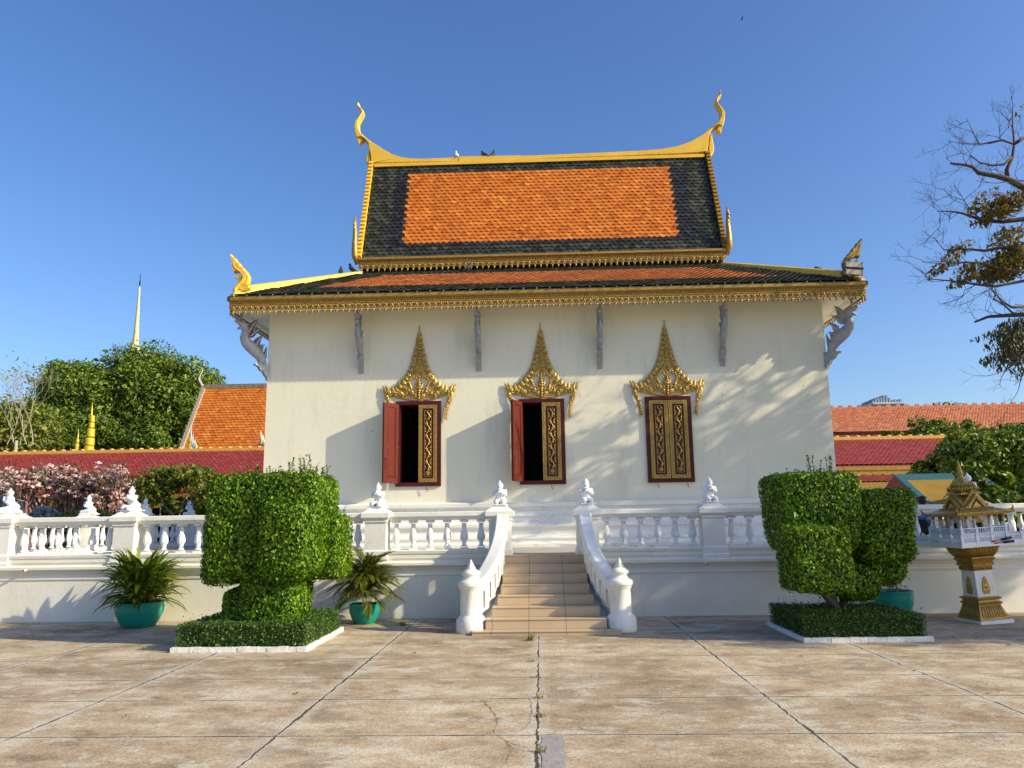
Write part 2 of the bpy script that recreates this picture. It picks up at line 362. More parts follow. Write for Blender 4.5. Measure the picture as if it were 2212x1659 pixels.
wn_ = N.new('ShaderNodeTexWhiteNoise'); wn_.noise_dimensions = '2D'; L.new(cb.outputs[0], wn_.inputs['Vector'])
base = ramp(nt, nse(nt, 1.5, 12, .78, (.85, 1.15, 1)), [(.38, (.25, .185, .125)), (.46, (.40, .305, .20)), (.54, (.47, .375, .26)), (.59, (.56, .48, .36))])
slab_tone = ramp(nt, wn_.outputs['Value'], [(0, (.80, .77, .74)), (.5, (1, .98, .96)), (1, (1.12, 1.12, 1.12))])
base = mixc(nt, 1.0, base, slab_tone, 'MULTIPLY')
pale = ramp(nt, nse(nt, 2.2, 12, .78, (.8, 1.2, 1), 7.7), [(.535, (0, 0, 0)), (.575, (.6, .6, .6))])
base = mixc(nt, pale, base, (.60, .55, .45))
dark = ramp(nt, nse(nt, .9, 7, .7, (.8, 1.3, 1), 2.2), [(.55, (0, 0, 0)), (.62, (.65, .65, .65))])
base = mixc(nt, dark, base, (.25, .19, .135))
base = mixc(nt, mth(nt, 'MULTIPLY', halo, mth(nt, 'MULTIPLY', gapn, 1.1)), base, (.56, .52, .44))
spk = ramp(nt, nse(nt, 55, 3, .6), [(.32, (.60, .60, .60)), (.5, (1, 1, 1)), (.70, (1.2, 1.2, 1.2))])
base = mixc(nt, 1.0, base, spk, 'MULTIPLY')
wear = ramp(nt, nse(nt, 4, 8, .75, (1, 1, 1), 9.1), [(.62, (0, 0, 0)), (.66, (1, 1, 1))])   # hairline mottles
base = mixc(nt, mth(nt, 'MULTIPLY', wear, .25), base, (.22, .17, .12))
base = mixc(nt, joint, base, (.085, .066, .05))
L.new(base, b.inputs['Base Color']); b.inputs['Roughness'].default_value = .9; b.inputs['Specular IOR Level'].default_value = .2
hh = mth(nt, 'SUBTRACT', mth(nt, 'MULTIPLY_ADD', nse(nt, 30, 5, .7), .25, mth(nt, 'MULTIPLY', nse(nt, 2, 6, .6, (1, 2, 1)), .5)), joint)
bump(nt, b, hh, .55, .02)
CONC = m
g = MB(); g.add([(-600, -60, 0), (600, -60, 0), (600, 900, 0), (-600, 900, 0)], [(0, 1, 2, 3)])
structure(g.build('ground', surf('earth', (.23, .21, .13), (.13, .14, .06), .95, scale=.3)))
g = MB(); g.add([(-16, -8, .004), (16, -8, .004), (16, 13.39, .004), (-16, 13.39, .004)], [(0, 1, 2, 3)])
structure(g.build('paving', CONC))
# grey mortar patch in the middle joint
pm = surf('grey_mortar', (.36, .34, .33), (.27, .25, .24), .9, scale=6, bs=.4, bscale=25)
def ragged(x0, x1, y0, y1, z, nm, mm):
    P = []
    for a, bb, n in (((x0, y0), (x1, y0), 4), ((x1, y0), (x1, y1), 16), ((x1, y1), (x0, y1), 4), ((x0, y1), (x0, y0), 16)):
        for i in range(n): t = i/n; P.append((a[0]+(bb[0]-a[0])*t+random.uniform(-.012, .012), a[1]+(bb[1]-a[1])*t+random.uniform(-.012, .012), z))
    q = MB(); q.add(P, [tuple(range(len(P)))]); return q.build(nm, mm)
structure(ragged(-.03, .14, 4.6, 6.2, .008, 'mortar_patch', pm))
CRK = surf('crack_dark', (.15, .12, .09), None, .95)  # dark colour of the hairline cracks in the paving
for P_ in ([(1040, 505), (1060, 512), (1080, 530), (1105, 560), (1095, 590), (1078, 618)], [(985, 365), (1003, 380), (1020, 400), (1045, 430), (1042, 460), (1030, 500)], [(1105, 490), (1135, 488), (1160, 480), (1183, 440), (1190, 395), (1180, 340)], [(1380, 465), (1410, 483), (1440, 495)], [(1080, 530), (1130, 548), (1190, 560)], [(90, 330), (180, 318), (270, 300)], [(1990, 20), (2080, 45), (2130, 70)]):
    pts = []
    for (a_, b_), (c_, d_) in zip(P_, P_[1:]):
        for k in range(5): t_ = k/5; p_ = gr((600+(a_+(c_-a_)*t_)/1.7015)/1.1302, (1500+(b_+(d_-b_)*t_)/1.7015)/1.1302); pts.append((p_[0]+random.gauss(0, .006), p_[1]+random.gauss(0, .008)))
    q = MB(); n_ = len(pts); w_ = [random.uniform(.0008, .0032) for _ in pts]; vv = []
    for (x_, y_), w1_ in zip(pts, w_): vv += [(x_-w1_, y_-w1_*.7, .008), (x_+w1_, y_+w1_*.7, .008)]
    q.add(vv, [(2*i, 2*i+1, 2*i+3, 2*i+2) for i in range(n_-1)]); structure(q.build('paving_crack', CRK))

# ================================================================ raised terrace
ZT = 1.03; YW = 13.40; TX0, TX1 = -10.25, 10.95
t_ = MB(); t_.box(TX0-.05, -1.0, YW+.35, 26.5, -.02, ZT); t_.box(1.12, TX1+.05, YW+.35, 26.5, -.02, ZT); t_.box(-1.0, 1.12, YW+.10, 26.5, -.02, ZT)
structure(t_.build('terrace', surf('terrace_floor', (.50, .46, .40), (.36, .33, .28), .8, scale=2.5, bs=.2)))
# retaining wall with its mouldings
def wallprof(y): return [(y, -.02), (y, .70), (y-.015, .705), (y-.02, .73), (y-.005, .745), (y-.01, .79), (y-.045, .845), (y-.09, .87), (y-.10, .885), (y-.10, .925), (y-.085, .935), (y-.02, .94), (y-.01, .97), (y-.035, 1.0), (y-.03, 1.06), (y-.045, 1.075), (y-.05, 1.12), (y-.03, 1.135), (y+.33, 1.135), (y+.33, -.02)]
def side_wall(xo, out, name='side_wall'):
    q = MB(); P = [(xo-out*(yy-YW), z) for yy, z in wallprof(YW)]
    q.extr(P, YW+.10, 26.5, 'y'); return q
def fence(name, label, x0, x1, posts, y=YW, side=None):
    e = thing(name, ((x0+x1)/2, y, 0), label, 'balustrade', 'white balustrades round the terrace')
    return e
def ledge_extr(mb, x0, x1): mb.extr(wallprof(YW), x0, x1)
rwl = MB(); ledge_extr(rwl, -14, -.86); tag(rwl.build('retaining_wall', RETAIN), 'long cream retaining wall with a ledge, left of the stairs behind the big leafy topiary', 'wall', 'terrace retaining walls')
rwr = MB(); ledge_extr(rwr, .98, 14); tag(rwr.build('retaining_wall', RETAIN), 'cream retaining wall streaked by tree shade, right of the stairs behind the spirit house', 'wall', 'terrace retaining walls')
# drain spouts in the ledge
for px, py in ((1040, 1224), (1527, 1218), (55, 1232)):
    p = at(px, py, YW-.11); q = MB(); q.tube([(p[0], YW-.16, p[2]), (p[0], YW-.09, p[2])], [.022, .022], 10); q.cur = 1; q.tube([(p[0], YW-.163, p[2]), (p[0], YW-.161, p[2])], [.014, .014], 10)
    tag(q.build('drain_spout', [WHITE, DARK]), {1040: 'small round drain pipe in the ledge just left of the stairs', 1527: 'small round drain pipe in the ledge right of the stairs', 55: 'small drain pipe in the ledge at the far left of the wall'}[px], 'drain pipe', 'drain pipes in the terrace ledge')

BAL = [(.062, 0), (.066, .012), (.066, .045), (.050, .062), (.034, .085), (.030, .10), (.040, .112), (.040, .122), (.034, .13), (.056, .165), (.066, .205), (.064, .245), (.052, .285), (.042, .33), (.036, .375), (.034, .40), (.043, .407), (.043, .418), (.035, .425), (.050, .445), (.058, .458), (.066, .462), (.066, .498)]
def baluster_mesh():
    q = MB(); q.frus((0, 0), .066, .066, 0, .066, .066, .03); q.lathe((0, 0), [p for p in BAL if .03 < p[1] < .455], 16, True)
    q.frus((0, 0), .066, .066, .455, .066, .066, .50)
    for k in range(8):                                   # leaves carved round the bulb
        a = PI*k/4; c, s_ = math.cos(a), math.sin(a)
        q.ell((c*.056, s_*.056, .205), (.016, .016, .05), 6, 5); q.ell((math.cos(a+.39)*.045, math.sin(a+.39)*.045, .27), (.012, .012, .05), 6, 5)
    for k in range(10): a = 2*PI*k/10; q.tube([(math.cos(a)*.040, math.sin(a)*.040, .30), (math.cos(a)*.033, math.sin(a)*.033, .40)], [.007, .005], 4)
    return q.build('baluster', STATUE)
bal0 = baluster_mesh()
def add_bal(parent, x, y):
    o = bal0 if not bal0.parent else bal0.copy()
    if o is not bal0: COL.objects.link(o)
    o.location = (x, y, 1.135); o.parent = parent
def post(parent, x, y, side='front'):
    q = MB(); w = .185
    q.sqlathe((x, y), [(w+.035, .93), (w+.035, 1.0), (w+.02, 1.02), (w+.02, 1.12), (w, 1.145), (w, 1.60), (w+.02, 1.615), (w+.02, 1.63), (w+.008, 1.64), (w+.045, 1.68), (w+.055, 1.69), (w+.055, 1.765), (w+.045, 1.775), (.125, 1.850), (.125, 1.87)])
    q.build('post', WHITE, parent)
RAIL = [(-.10, 1.635), (-.12, 1.65), (-.12, 1.66), (-.135, 1.69), (-.15, 1.70), (-.15, 1.765), (-.135, 1.775), (.135, 1.775), (.15, 1.765), (.15, 1.70), (.135, 1.69), (.12, 1.66), (.12, 1.65), (.10, 1.635)]
YB = YW+.145
def run(parent, xs, nb, first=True, last=True):
    q = MB()
    for a, c in zip(xs, xs[1:]): q.extr([(YB+u, z) for u, z in RAIL], a+.18, c-.18)
    q.build('rail', WHITE, parent)
    for x in xs: post(parent, x, YB)
    for a, c in zip(xs, xs[1:]):
        for k in range(nb): add_bal(parent, a+.185+(c-a-.37)*(k+.5)/nb, YB)
PL = [-11.7, -9.45, -7.24, -5.05, -2.84, -.70]; PR = [.80, 2.93, 5.12, 7.32, 9.5, 11.7]
bl = thing('balustrade', (-5, YB, 1.0), 'white stone balustrade with carved balusters left of the stairs', 'balustrade'); run(bl, PL, 6)
br = thing('balustrade', (5, YB, 1.0), 'white stone balustrade with carved balusters right of the stairs', 'balustrade'); run(br, PR, 6)
def side_run(X, ys, label, nb, skip=0):
    e = thing('balustrade', (X, (ys[0]+ys[-1])/2, 1.0), label, 'balustrade')
    q = MB()
    for a, c in zip(ys, ys[1:]): q.extr([(X+u, z) for u, z in RAIL], a+.18, c-.18, 'y')
    q.build('rail', WHITE, e)
    q = MB(); q.box(X-.17, X+.17, ys[0], ys[-1], .9, 1.135); q.build('base_course', WHITE, e)
    for y in ys: post(e, X, y)
    for a, c in zip(ys, ys[1:]):
        for k in range(nb): add_bal(e, X, a+.185+(c-a-.37)*(k+.5)/nb)
    return e
YS = [14.6, 17.0, 19.5, 22.0, 24.4, 26.4]
side_run(-10.05, YS, 'white balustrade running back along the left edge of the terrace, seen through the front balusters', 7)
side_run(10.75, YS, 'white balustrade running back along the right edge of the terrace, behind the spirit house', 7)
for X, s_, nm_ in ((-10.25, -1, 'left'), (10.95, 1, 'right')):
    tag(side_wall(X, s_).build('retaining_wall', RETAIN), 'cream retaining wall along the %s side of the terrace, running away from the front' % nm_, 'wall')

# ================================================================ kneeling statues
def statue(pointed=False):
    q = MB()
    q.box(-.115, .115, -.13, .18, 0, .022)
    for s_ in (-1, 1):
        q.cap((s_*.052, -.095, .062), (s_*.048, .06, .090), .046, .055)      # thigh
        q.cap((s_*.052, -.080, .045), (s_*.040, .12, .045), .034, .034)      # shin
        q.cap((s_*.038, .12, .04), (s_*.030, .165, .035), .022, .014)        # foot
        q.cap((s_*.080, .015, .282), (s_*.086, -.022, .205), .030, .027)      # upper arm
        q.cap((s_*.086, -.022, .205), (s_*.018, -.082, .252), .027, .019)     # forearm
        q.cap((s_*.010, -.078, .262), (s_*.007, -.078, .300), .012, .009)    # palm
        for k in range(4): q.cap((s_*.006, -.090+k*.008, .295), (s_*.004, -.088+k*.007, .322-abs(k-1.5)*.003), .0045, .0032, 6)
        q.cap((s_*.008, -.066, .280), (s_*.006, -.062, .302), .005, .0035, 6)
        q.ell((s_*.045, .002, .370), (.009, .014, .030), 8, 6)                 # ear
        for k in range(4): q.cap((s_*(.03+.02*k), -.12+.012*k, .04), (s_*(.035+.017*k), -.02, .12), .006, .006, 6)   # skirt folds
    q.ell((0, .075, .115), (.092, .080, .066)); q.cap((0, .045, .15), (0, .01, .20), .074, .062); q.cap((0, .01, .2), (0, 0, .268), .062, .070)
    q.ell((0, .005, .272), (.084, .055, .040)); q.cap((0, .0, .30), (0, -.004, .335), .028, .026)
    q.ell((0, -.004, .368), (.047, .052, .052)); q.ell((0, -.055, .364), (.007, .010, .013), 6, 5)
    q.ell((0, -.050, .344), (.016, .007, .005), 6, 5)
    for s_ in (-1, 1): q.ell((s_*.018, -.051, .374), (.011, .005, .004), 6, 5)
    if pointed: q.lathe((0, 0), [(.050, .375), (.053, .395), (.048, .425), (.036, .455), (.018, .480), (.003, .495)], 12)
    else: q.lathe((0, 0), [(.052, .385), (.054, .400), (.047, .406), (.044, .420), (.030, .430), (.030, .440), (.019, .448), (.020, .458), (.010, .470), (.003, .495)], 12)
    return fuse(q, 'kneeling_statue', STATUE, None, .0058)
stA, stB = statue(False), statue(True)
ST = [(PL[1], YB, -1.15, 0, 'white kneeling statue in profile at the far left end of the front balustrade'),
      (PL[2], YB, -.35, 0, 'white praying statue on the post above the strap-leaved plant in its green pot'),
      (PL[4], YB, -.2, 0, 'white kneeling praying statue on the post between the big topiary and the open left shutter'),
      (PL[5], YB, 0, 0, 'grey-white kneeling statue on the left post at the top of the stairs'),
      (PR[0], YB, .15, 1, 'kneeling statue with a tall pointed headdress, right post at the top of the stairs'),
      (PR[1], YB, .1, 0, 'white kneeling statue on the post below the closed gilded window'),
      (PR[3], YB, 2.6, 0, 'white kneeling statue seen from behind on the post behind the spirit house'),
      (-10.05, 17.0, -PI/2, 0, 'nearest of three white statues on the side balustrade at left, facing the flowering shrub'),
      (-10.05, 19.5, -PI/2, 0, 'middle one of the three white statues on the side balustrade at left'),
      (-10.05, 22.0, -PI/2, 0, 'farthest of the three white statues on the side balustrade at left, beside the topiary'),
      (10.75, 17.0, PI/2, 0, 'small white statue at the right edge of the picture on the side balustrade'),
      (10.75, 22.0, PI/2, 0, 'small white statue just behind the head of the seated person')]
used = set()
for x, y, rz, k, lb in ST:
    src = (stA, stB)[k]; o = src if k not in used else src.copy()
    if k in used: COL.objects.link(o)
    used.add(k); o.location = (x, y, 1.868); o.rotation_euler = (0, 0, rz); o.scale = (1.12, 1.12, .90)
    tag(o, lb, 'statue', 'kneeling statues on the balustrade posts')

# ================================================================ stairs
SX = .05
stair = thing('staircase', (SX, 12.4, 0), 'beige tiled staircase flaring at the bottom with curved white side walls', 'staircase')
TILE = surf('beige_tile', (.54, .41, .27), (.48, .36, .23), .42, scale=1.6, bs=.05, bscale=20, spec=.5, dirt=(.46, .35, .25), dirts=(.6, .8), dscale=3)
GROUT = surf('grout', (.12, .085, .06), None, .9)
RISE = (ZT-.06)/7; YT = [11.36]+[11.58+.272*k for k in range(7)]
HW = [1.06, .88, .80, .73, .69, .68, .68, .68]
for k in range(8):
    z1 = .06+RISE*k; z0 = 0 if k == 0 else .06+RISE*(k-1)
    y0 = YT[k]; y1 = YT[k+1] if k < 7 else YW+.12; w = HW[k]; q = MB()
    q.cur = 1; q.box(SX-w+.004, SX+w-.004, y0+.008, y1+.02, 0.0, z1-.004)
    q.cur = 0; cuts = [-w]+[c for c in (-.78, -.25, .29, .83) if -w+.05 < c < w-.05]+[w]
    for a, c in zip(cuts, cuts[1:]):
        q.box(SX+a+.003, SX+c-.003, y0, y0+.012, z0+.003, z1-.012)       # riser tile
        q.box(SX+a+.003, SX+c-.003, y0-.012, y1+.006, z1-.010, z1)       # tread tile with nosing
    q.build('step', [TILE, GROUT], stair)
def scurve(t, s_):            # centre line of the side wall in plan; t=0 at the top post, t=1 at the newel
    return SX+s_*(.70+.40*t**2.8), 13.40-1.62*t
def ctop(t): return .61+1.13*(1-t)**.97
def cbot(t): return max(.0, .95*(1-t)**1.0-.12)
for s_ in (-1, 1):
    q = MB(); n = 40; prof = [(-.055, -.10), (-.055, -.06), (-.10, -.045), (-.115, -.02), (-.115, .02), (-.085, .045), (.085, .045), (.115, .02), (.115, -.02), (.10, -.045), (.055, -.06), (.055, -.10)]
    v = []; K = len(prof)
    for i in range(n+1):
        t = i/n; x, y = scurve(t, s_); x2, y2 = scurve(min(1, t+.01), s_); x1, y1 = scurve(max(0, t-.01), s_); T = Vector((x2-x1, y2-y1)).normalized(); Nn = (T.y, -T.x)
        for u, w in prof: v.append((x+Nn[0]*u, y+Nn[1]*u, ctop(t)+w))
    f = [(i*K+k, i*K+(k+1) % K, (i+1)*K+(k+1) % K, (i+1)*K+k) for i in range(n) for k in range(K)]+[tuple(range(K))[::-1], tuple(n*K+k for k in range(K))]
    q.add(v, f, False); q.build('coping', WHITE, stair)
    # panel with upright slots, unrolled as (t, z), meshed and wrapped on the curve
    N2 = 48; ol = [(i/N2, ctop(i/N2)-.06) for i in range(N2+1)]; lo = [(i/N2, max(0, cbot(i/N2)-.16)) for i in range(N2, -1, -1)]
    slots = []
    for k in range(7):
        tcn = .86-.105*k; zc = .445+1.12*(.86-tcn); hh_ = .135; wd = .020
        pts = [(tcn+wd*math.cos(a)*.95, zc+(hh_-.04 if math.sin(a) > 0 else -(hh_-.04))+.04*math.sin(a)) for a in np.linspace(.01, 2*PI+.01, 20, endpoint=False)]
        slots.append(pts)
    loops = [[Vector((a, c, 0)) for a, c in ol+lo]]+[[Vector((a, c, 0)) for a, c in sl[::-1]] for sl in slots]
    flat = [p for l in loops for p in l]; tri = tessellate_polygon(loops)
    v = []
    for off in (-.045, .045):
        for p in flat:
            t = min(1, max(0, p.x)); x, y = scurve(t, s_); x2, y2 = scurve(min(1, t+.01), s_); x1, y1 = scurve(max(0, t-.01), s_); T = Vector((x2-x1, y2-y1)).normalized()
            v.append((x+T.y*off, y-T.x*off, p.y))
    nF = len(flat); f = [tuple(t) for t in tri]+[tuple(i+nF for i in t[::-1]) for t in tri]; b0 = 0
    for l in loops:
        k = len(l); f += [(b0+i, b0+(i+1) % k, b0+(i+1) % k+nF, b0+i+nF) for i in range(k)]; b0 += k
    q = MB(); q.add(v, f, False); q.build('side_panel', WHITE, stair)
    # solid stringer below the panel, following the steps
    q = MB(); v = []; n = 30
    for i in range(n+1):
        t = i/n; x, y = scurve(t, s_); zt = cbot(t)+.14
        xi = SX+s_*.60; xo_ = x+s_*.075
        for xx, z in ((xi, 0), (xi, zt-.03), (xo_, zt), (xo_, 0)): v.append((xx, y, z))
    f = [(i*4+k, i*4+(k+1) % 4, (i+1)*4+(k+1) % 4, (i+1)*4+k) for i in range(n) for k in range(4)]+[(0, 1, 2, 3), (n*4+3, n*4+2, n*4+1, n*4)]
    q.add(v, f, False); q.build('stringer', WHITE, stair)
    q = MB(); nx, ny = SX+s_*1.10, 11.72
    q.lathe((nx, ny), [(.215, 0), (.222, .02), (.218, .19), (.195, .215), (.190, .23), (.165, .245), (.160, .26), (.158, .60), (.165, .61), (.175, .62), (.175, .65), (.19, .66), (.195, .67), (.195, .72), (.175, .735), (.155, .745), (.135, .765), (.115, .79), (.11, .80), (.13, .82), (.145, .84), (.145, .85), (.12, .875), (.085, .90), (.065, .915), (.062, .925), (.072, .93), (.055, .945), (.045, .95), (.055, .956), (.04, .97), (.032, .974), (.04, .98), (.026, .995), (.02, .998), (.025, 1.004), (.012, 1.03), (.002, 1.05)], 36)
    q.build('newel_post', WHITE, stair)
# ================================================================ temple
T = thing('temple_hall', (.15, 17.6, 0), 'cream temple hall with steep orange and dark green tiled roof and horned gold ridge', 'temple')
WX0, WX1, WY0, WY1 = -6.36, 6.65, 17.6, 23.4
WIN = [(-2.77, 0), (.075, 1), (2.965, 2)]; WZ0, WZ1, WHW = 2.48, 4.28, .44
q = MB(); xs = [WX0]+[v for c, _ in WIN for v in (c-WHW, c+WHW)]+[WX1]
nx = 60; 
for i in range(0, len(xs), 2): q.box(xs[i], xs[i+1], WY0, WY0+.35, 1.0, 6.7)
for c, _ in WIN:
    q.box(c-WHW, c+WHW, WY0, WY0+.35, 1.0, WZ0); q.box(c-WHW, c+WHW, WY0, WY0+.35, WZ1, 6.7)
q.box(WX0, WX0+.35, WY0+.35, WY1, 1.0, 6.7); q.box(WX1-.35, WX1, WY0+.35, WY1, 1.0, 6.7); q.box(WX0+.35, WX1-.35, WY1-.35, WY1, 1.0, 6.7)
q.build('wall', WALLM, T)
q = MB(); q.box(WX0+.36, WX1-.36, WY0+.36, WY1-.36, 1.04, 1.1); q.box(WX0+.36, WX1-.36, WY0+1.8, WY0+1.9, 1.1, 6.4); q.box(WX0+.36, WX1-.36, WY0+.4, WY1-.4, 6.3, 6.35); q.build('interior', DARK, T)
# moulded plinth
PP = [(0, 2.03), (.05, 2.025), (.16, 2.0), (.17, 1.985), (.17, 1.915), (.15, 1.905), (.10, 1.88), (.09, 1.86), (.09, 1.82), (.13, 1.80), (.13, 1.785), (.16, 1.74), (.20, 1.715), (.20, 1.70), (.17, 1.66), (.17, 1.60), (.22, 1.56), (.30, 1.52), (.30, 1.47), (.26, 1.455), (.24, 1.40), (.24, 1.31), (.30, 1.27), (.40, 1.24), (.40, 1.20), (.38, 1.19), (.38, 1.12), (.46, 1.10), (.50, 1.09), (.50, 1.02)]
q = MB(); rings = []
for u, z in PP: rings.append([(WX0-u, WY0-u, z), (WX1+u, WY0-u, z), (WX1+u, WY1+u, z), (WX0-u, WY1+u, z)])
v = [p for r in rings for p in r]; q.add(v, [(i*4+k, (i+1)*4+k, (i+1)*4+(k+1) % 4, i*4+(k+1) % 4) for i in range(len(PP)-1) for k in range(4)]); q.build('plinth', WHITE, T)

# ---- gold valance with beads, leaf motifs and hanging buds
def valance(mb, x0, x1, unit=.14, k=1.0):
    """in local x along, -y outwards, z=0 top"""
    n = max(1, int(round((x1-x0)/unit))); un = (x1-x0)/n
    mb.extr([(0, 0), (-.10*k, 0), (-.10*k, -.06*k), (-.05*k, -.09*k), (-.03*k, -.095*k), (-.03*k, -.155*k), (-.045*k, -.165*k), (-.045*k, -.18*k), (0, -.18*k)], x0, x1)
    mb.box(x0, x1, -.012*k, 0, -.30*k, -.179*k)
    for i in range(n):
        c = x0+un*(i+.5); h = un/2
        for s_ in (-1, 1): mb.ell((c+s_*h*.5, -.032*k, -.125*k), (h*.42, .022*k, .024*k), 6, 4)
        mb.slab([(c-h*.98, -.178*k), (c+h*.98, -.178*k), (c+h*.9, -.22*k), (c+h*.55, -.27*k), (c+h*.38, -.315*k), (c+h*.35, -.35*k), (c, -.40*k), (c-h*.35, -.35*k), (c-h*.38, -.315*k), (c-h*.55, -.27*k), (c-h*.9, -.22*k)], -.030*k, -.008*k, .004)
        mb.ell((c, -.036*k, -.235*k), (.018*k, .018*k, .035*k), 6, 5); mb.ell((c, -.034*k, -.345*k), (.027*k, .024*k, .032*k), 7, 5); mb.ell((c, -.034*k, -.383*k), (.012*k, .012*k, .020*k), 6, 4)
        for s_ in (-1, 1):
            mb.ell((c+s_*.033*k, -.034*k, -.29*k), (.018*k, .014*k, .014*k), 6, 4); mb.rib([(c+s_*.012*k, -.27*k), (c+s_*.030*k, -.23*k), (c+s_*.05*k, -.205*k), (c+s_*.043*k, -.19*k)], [.009*k]*4, -.03*k, 1, 5, True)
        mb.ell((c+h, -.030*k, -.215*k), (.012*k, .014*k, .02*k), 6, 4)
EX0, EX1, EY0, EY1, EZ = -6.98, 7.31, 16.80, 24.20, 6.71
q = MB()
q.at((0, EY0, EZ)); valance(q, EX0, EX1)
q.at((EX0, 0, EZ), -PI/2); valance(q, -EY1, -EY0)
q.at((EX1, 0, EZ), PI/2); valance(q, EY0, EY1)
q.at((0, EY1, EZ), PI); q.box(-EX1, -EX0, -.05, 0, -.32, 0)
q.build('eave_valance', GOLD, T)
q = MB(); rg = [[(EX0+.02+a, EY0+.02+a, z), (EX1-.02-a, EY0+.02+a, z), (EX1-.02-a, EY1-.02-a, z), (EX0+.02+a, EY1-.02-a, z)] for a, z in ((0, 6.42), (.12, 6.42), (.13, 6.50), (.70, 6.60))]
q.add([p for r in rg for p in r], [(i*4+k, i*4+(k+1) % 4, (i+1)*4+(k+1) % 4, (i+1)*4+k) for i in range(3) for k in range(4)]); q.build('soffit', WHITE, T)

# ---- lower hipped roof
U0, U1, UY0, UY1, UZ = -4.60, 4.86, 19.25, 21.75, 8.03
q = MB(); a = [(EX0-.06, EY0-.08, 6.735), (EX1+.06, EY0-.08, 6.735), (EX1+.06, EY1+.08, 6.735), (EX0-.06, EY1+.08, 6.735)]; c = [(U0, UY0, UZ), (U1, UY0, UZ), (U1, UY1, UZ), (U0, UY1, UZ)]
q.add(a+c+[(x, y, 6.68) for x, y, z in a], [(0, 1, 5, 4), (1, 2, 6, 5), (2, 3, 7, 6), (3, 0, 4, 7), (4, 5, 6, 7), (8, 9, 1, 0), (9, 10, 2, 1), (10, 11, 3, 2), (11, 8, 0, 3), (11, 10, 9, 8)])
lr = q.build('lower_roof', TGREEN, T)
O = np.array((EX0-.06, EY0-.08, 6.745)); V = np.array((0, UY0-EY0+.08, UZ-6.735)); LV = np.linalg.norm(V); LU = EX1-EX0+.12
dl, dr_ = (U0-EX0+.06)/LV, (EX1+.06-U1)/LV
def ins(u, v): return (u > dl*(v+.20)+.03) & (u < LU-dr_*(v+.20)-.03)
def pk(u, v):
    t = v/LV; inn = (t > .22) & (t < .80) & (u > dl*v+1.25) & (u < LU-dr_*v-1.25)
    return np.where(inn, 0, 1)
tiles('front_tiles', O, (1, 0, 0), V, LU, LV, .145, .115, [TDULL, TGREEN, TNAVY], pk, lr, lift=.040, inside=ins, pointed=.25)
for X, sgn in ((EX0-.06, 1), (EX1+.06, -1)):
    Vs = np.array(((U0-EX0+.06) if sgn > 0 else -(EX1+.06-U1), 0, UZ-6.735)); L2 = EY1-EY0+.16; LVs = np.linalg.norm(Vs); dd = 2.45/LVs
    Us = (0, -1, 0) if sgn > 0 else (0, 1, 0); Oy = EY1+.08 if sgn > 0 else EY0-.08
    tiles('side_tiles', (X, Oy, 6.745), Us, Vs, L2, LVs, .16, .14, [TORANGE, TGREEN], lambda u, v: np.ones(len(u), int), lr, lift=.03, inside=lambda u, v, dd=dd, L2=L2: (u > dd*(v+.22)+.05) & (u < L2-dd*(v+.22)-.05))
for (x0, y0, x1, y1) in ((EX0, EY0, U0, UY0), (EX1, EY0, U1, UY0), (EX0, EY1, U0, UY1), (EX1, EY1, U1, UY1)):
    q = MB(); n = 10; v = []; T2 = Vector((x1-x0, y1-y0)).normalized(); Nx, Ny = T2.y, -T2.x
    for i in range(n+1):
        t = i/n; x, y = x0+(x1-x0)*t, y0+(y1-y0)*t; z = 6.735+(UZ-6.735)*t; zt = z+.07+.15*(1-t)*min(1, t*12+.1)
        for u, w in ((-.12, z-.05), (-.12, zt-.03), (-.08, zt), (.08, zt), (.12, zt-.03), (.12, z-.05)): v.append((x+Nx*u, y+Ny*u, w))
    q.add(v, [(i*6+k, i*6+(k+1) % 6, (i+1)*6+(k+1) % 6, (i+1)*6+k) for i in range(n) for k in range(6)]+[tuple(range(6))[::-1], tuple(n*6+k for k in range(6))]); q.build('hip_ridge', YEL, lr)
# small eave bolts
q = MB()
for i in range(48): x = EX0+.1+i*(EX1-EX0-.2)/47; q.ell((x, EY0-.125, 6.735), (.016, .02, .012), 6, 4)
q.build('eave_bolts', SILVER, lr)

# ---- upper gabled roof
GY, GZ = 20.5, 11.72; BY, BZ = 19.22, 8.40
A0, A1 = -4.52, 4.80
q = MB(); q.add([(A0-.05, BY-.03, BZ-.02), (A1+.05, BY-.03, BZ-.02), (A1+.05, GY, GZ), (A0-.05, GY, GZ), (A1+.05, 41-BY+.03, BZ-.02), (A0-.05, 41-BY+.03, BZ-.02),
       (A0-.05, BY+.1, BZ-.3), (A1+.05, BY+.1, BZ-.3), (A1+.05, 41-BY-.1, BZ-.3), (A0-.05, 41-BY-.1, BZ-.3)], [(0, 1, 2, 3), (3, 2, 4, 5), (0, 3, 5), (1, 4, 2), (6, 7, 1, 0), (9, 5, 4, 8), (6, 0, 5, 9), (7, 8, 4, 1), (6, 9, 8, 7)])
ur = q.build('upper_roof', TNAVY, T)
V = np.array((0, GY-BY, GZ-BZ)); LV2 = np.linalg.norm(V); LU2 = A1-A0
def pk2(u, v):
    inn = (u > 1.0) & (u < LU2-1.02) & (v > .42) & (v < LV2*.83)
    nav = (u > .60) & (u < LU2-.62) & (v > .30) & (v < LV2*.86)
    return np.where(inn, 0, np.where(nav, 2, 1))
tiles('front_tiles', (A0, BY-.02, BZ+.0), (1, 0, 0), V, LU2, LV2, .150, .118, [TORANGE, TGREEN, TNAVY], pk2, ur, lift=.044, thick=.026, pointed=.40)
q = MB(); q.at((0, BY-.05, BZ+.02)); valance(q, A0-.10, A1+.10, .15, .92)
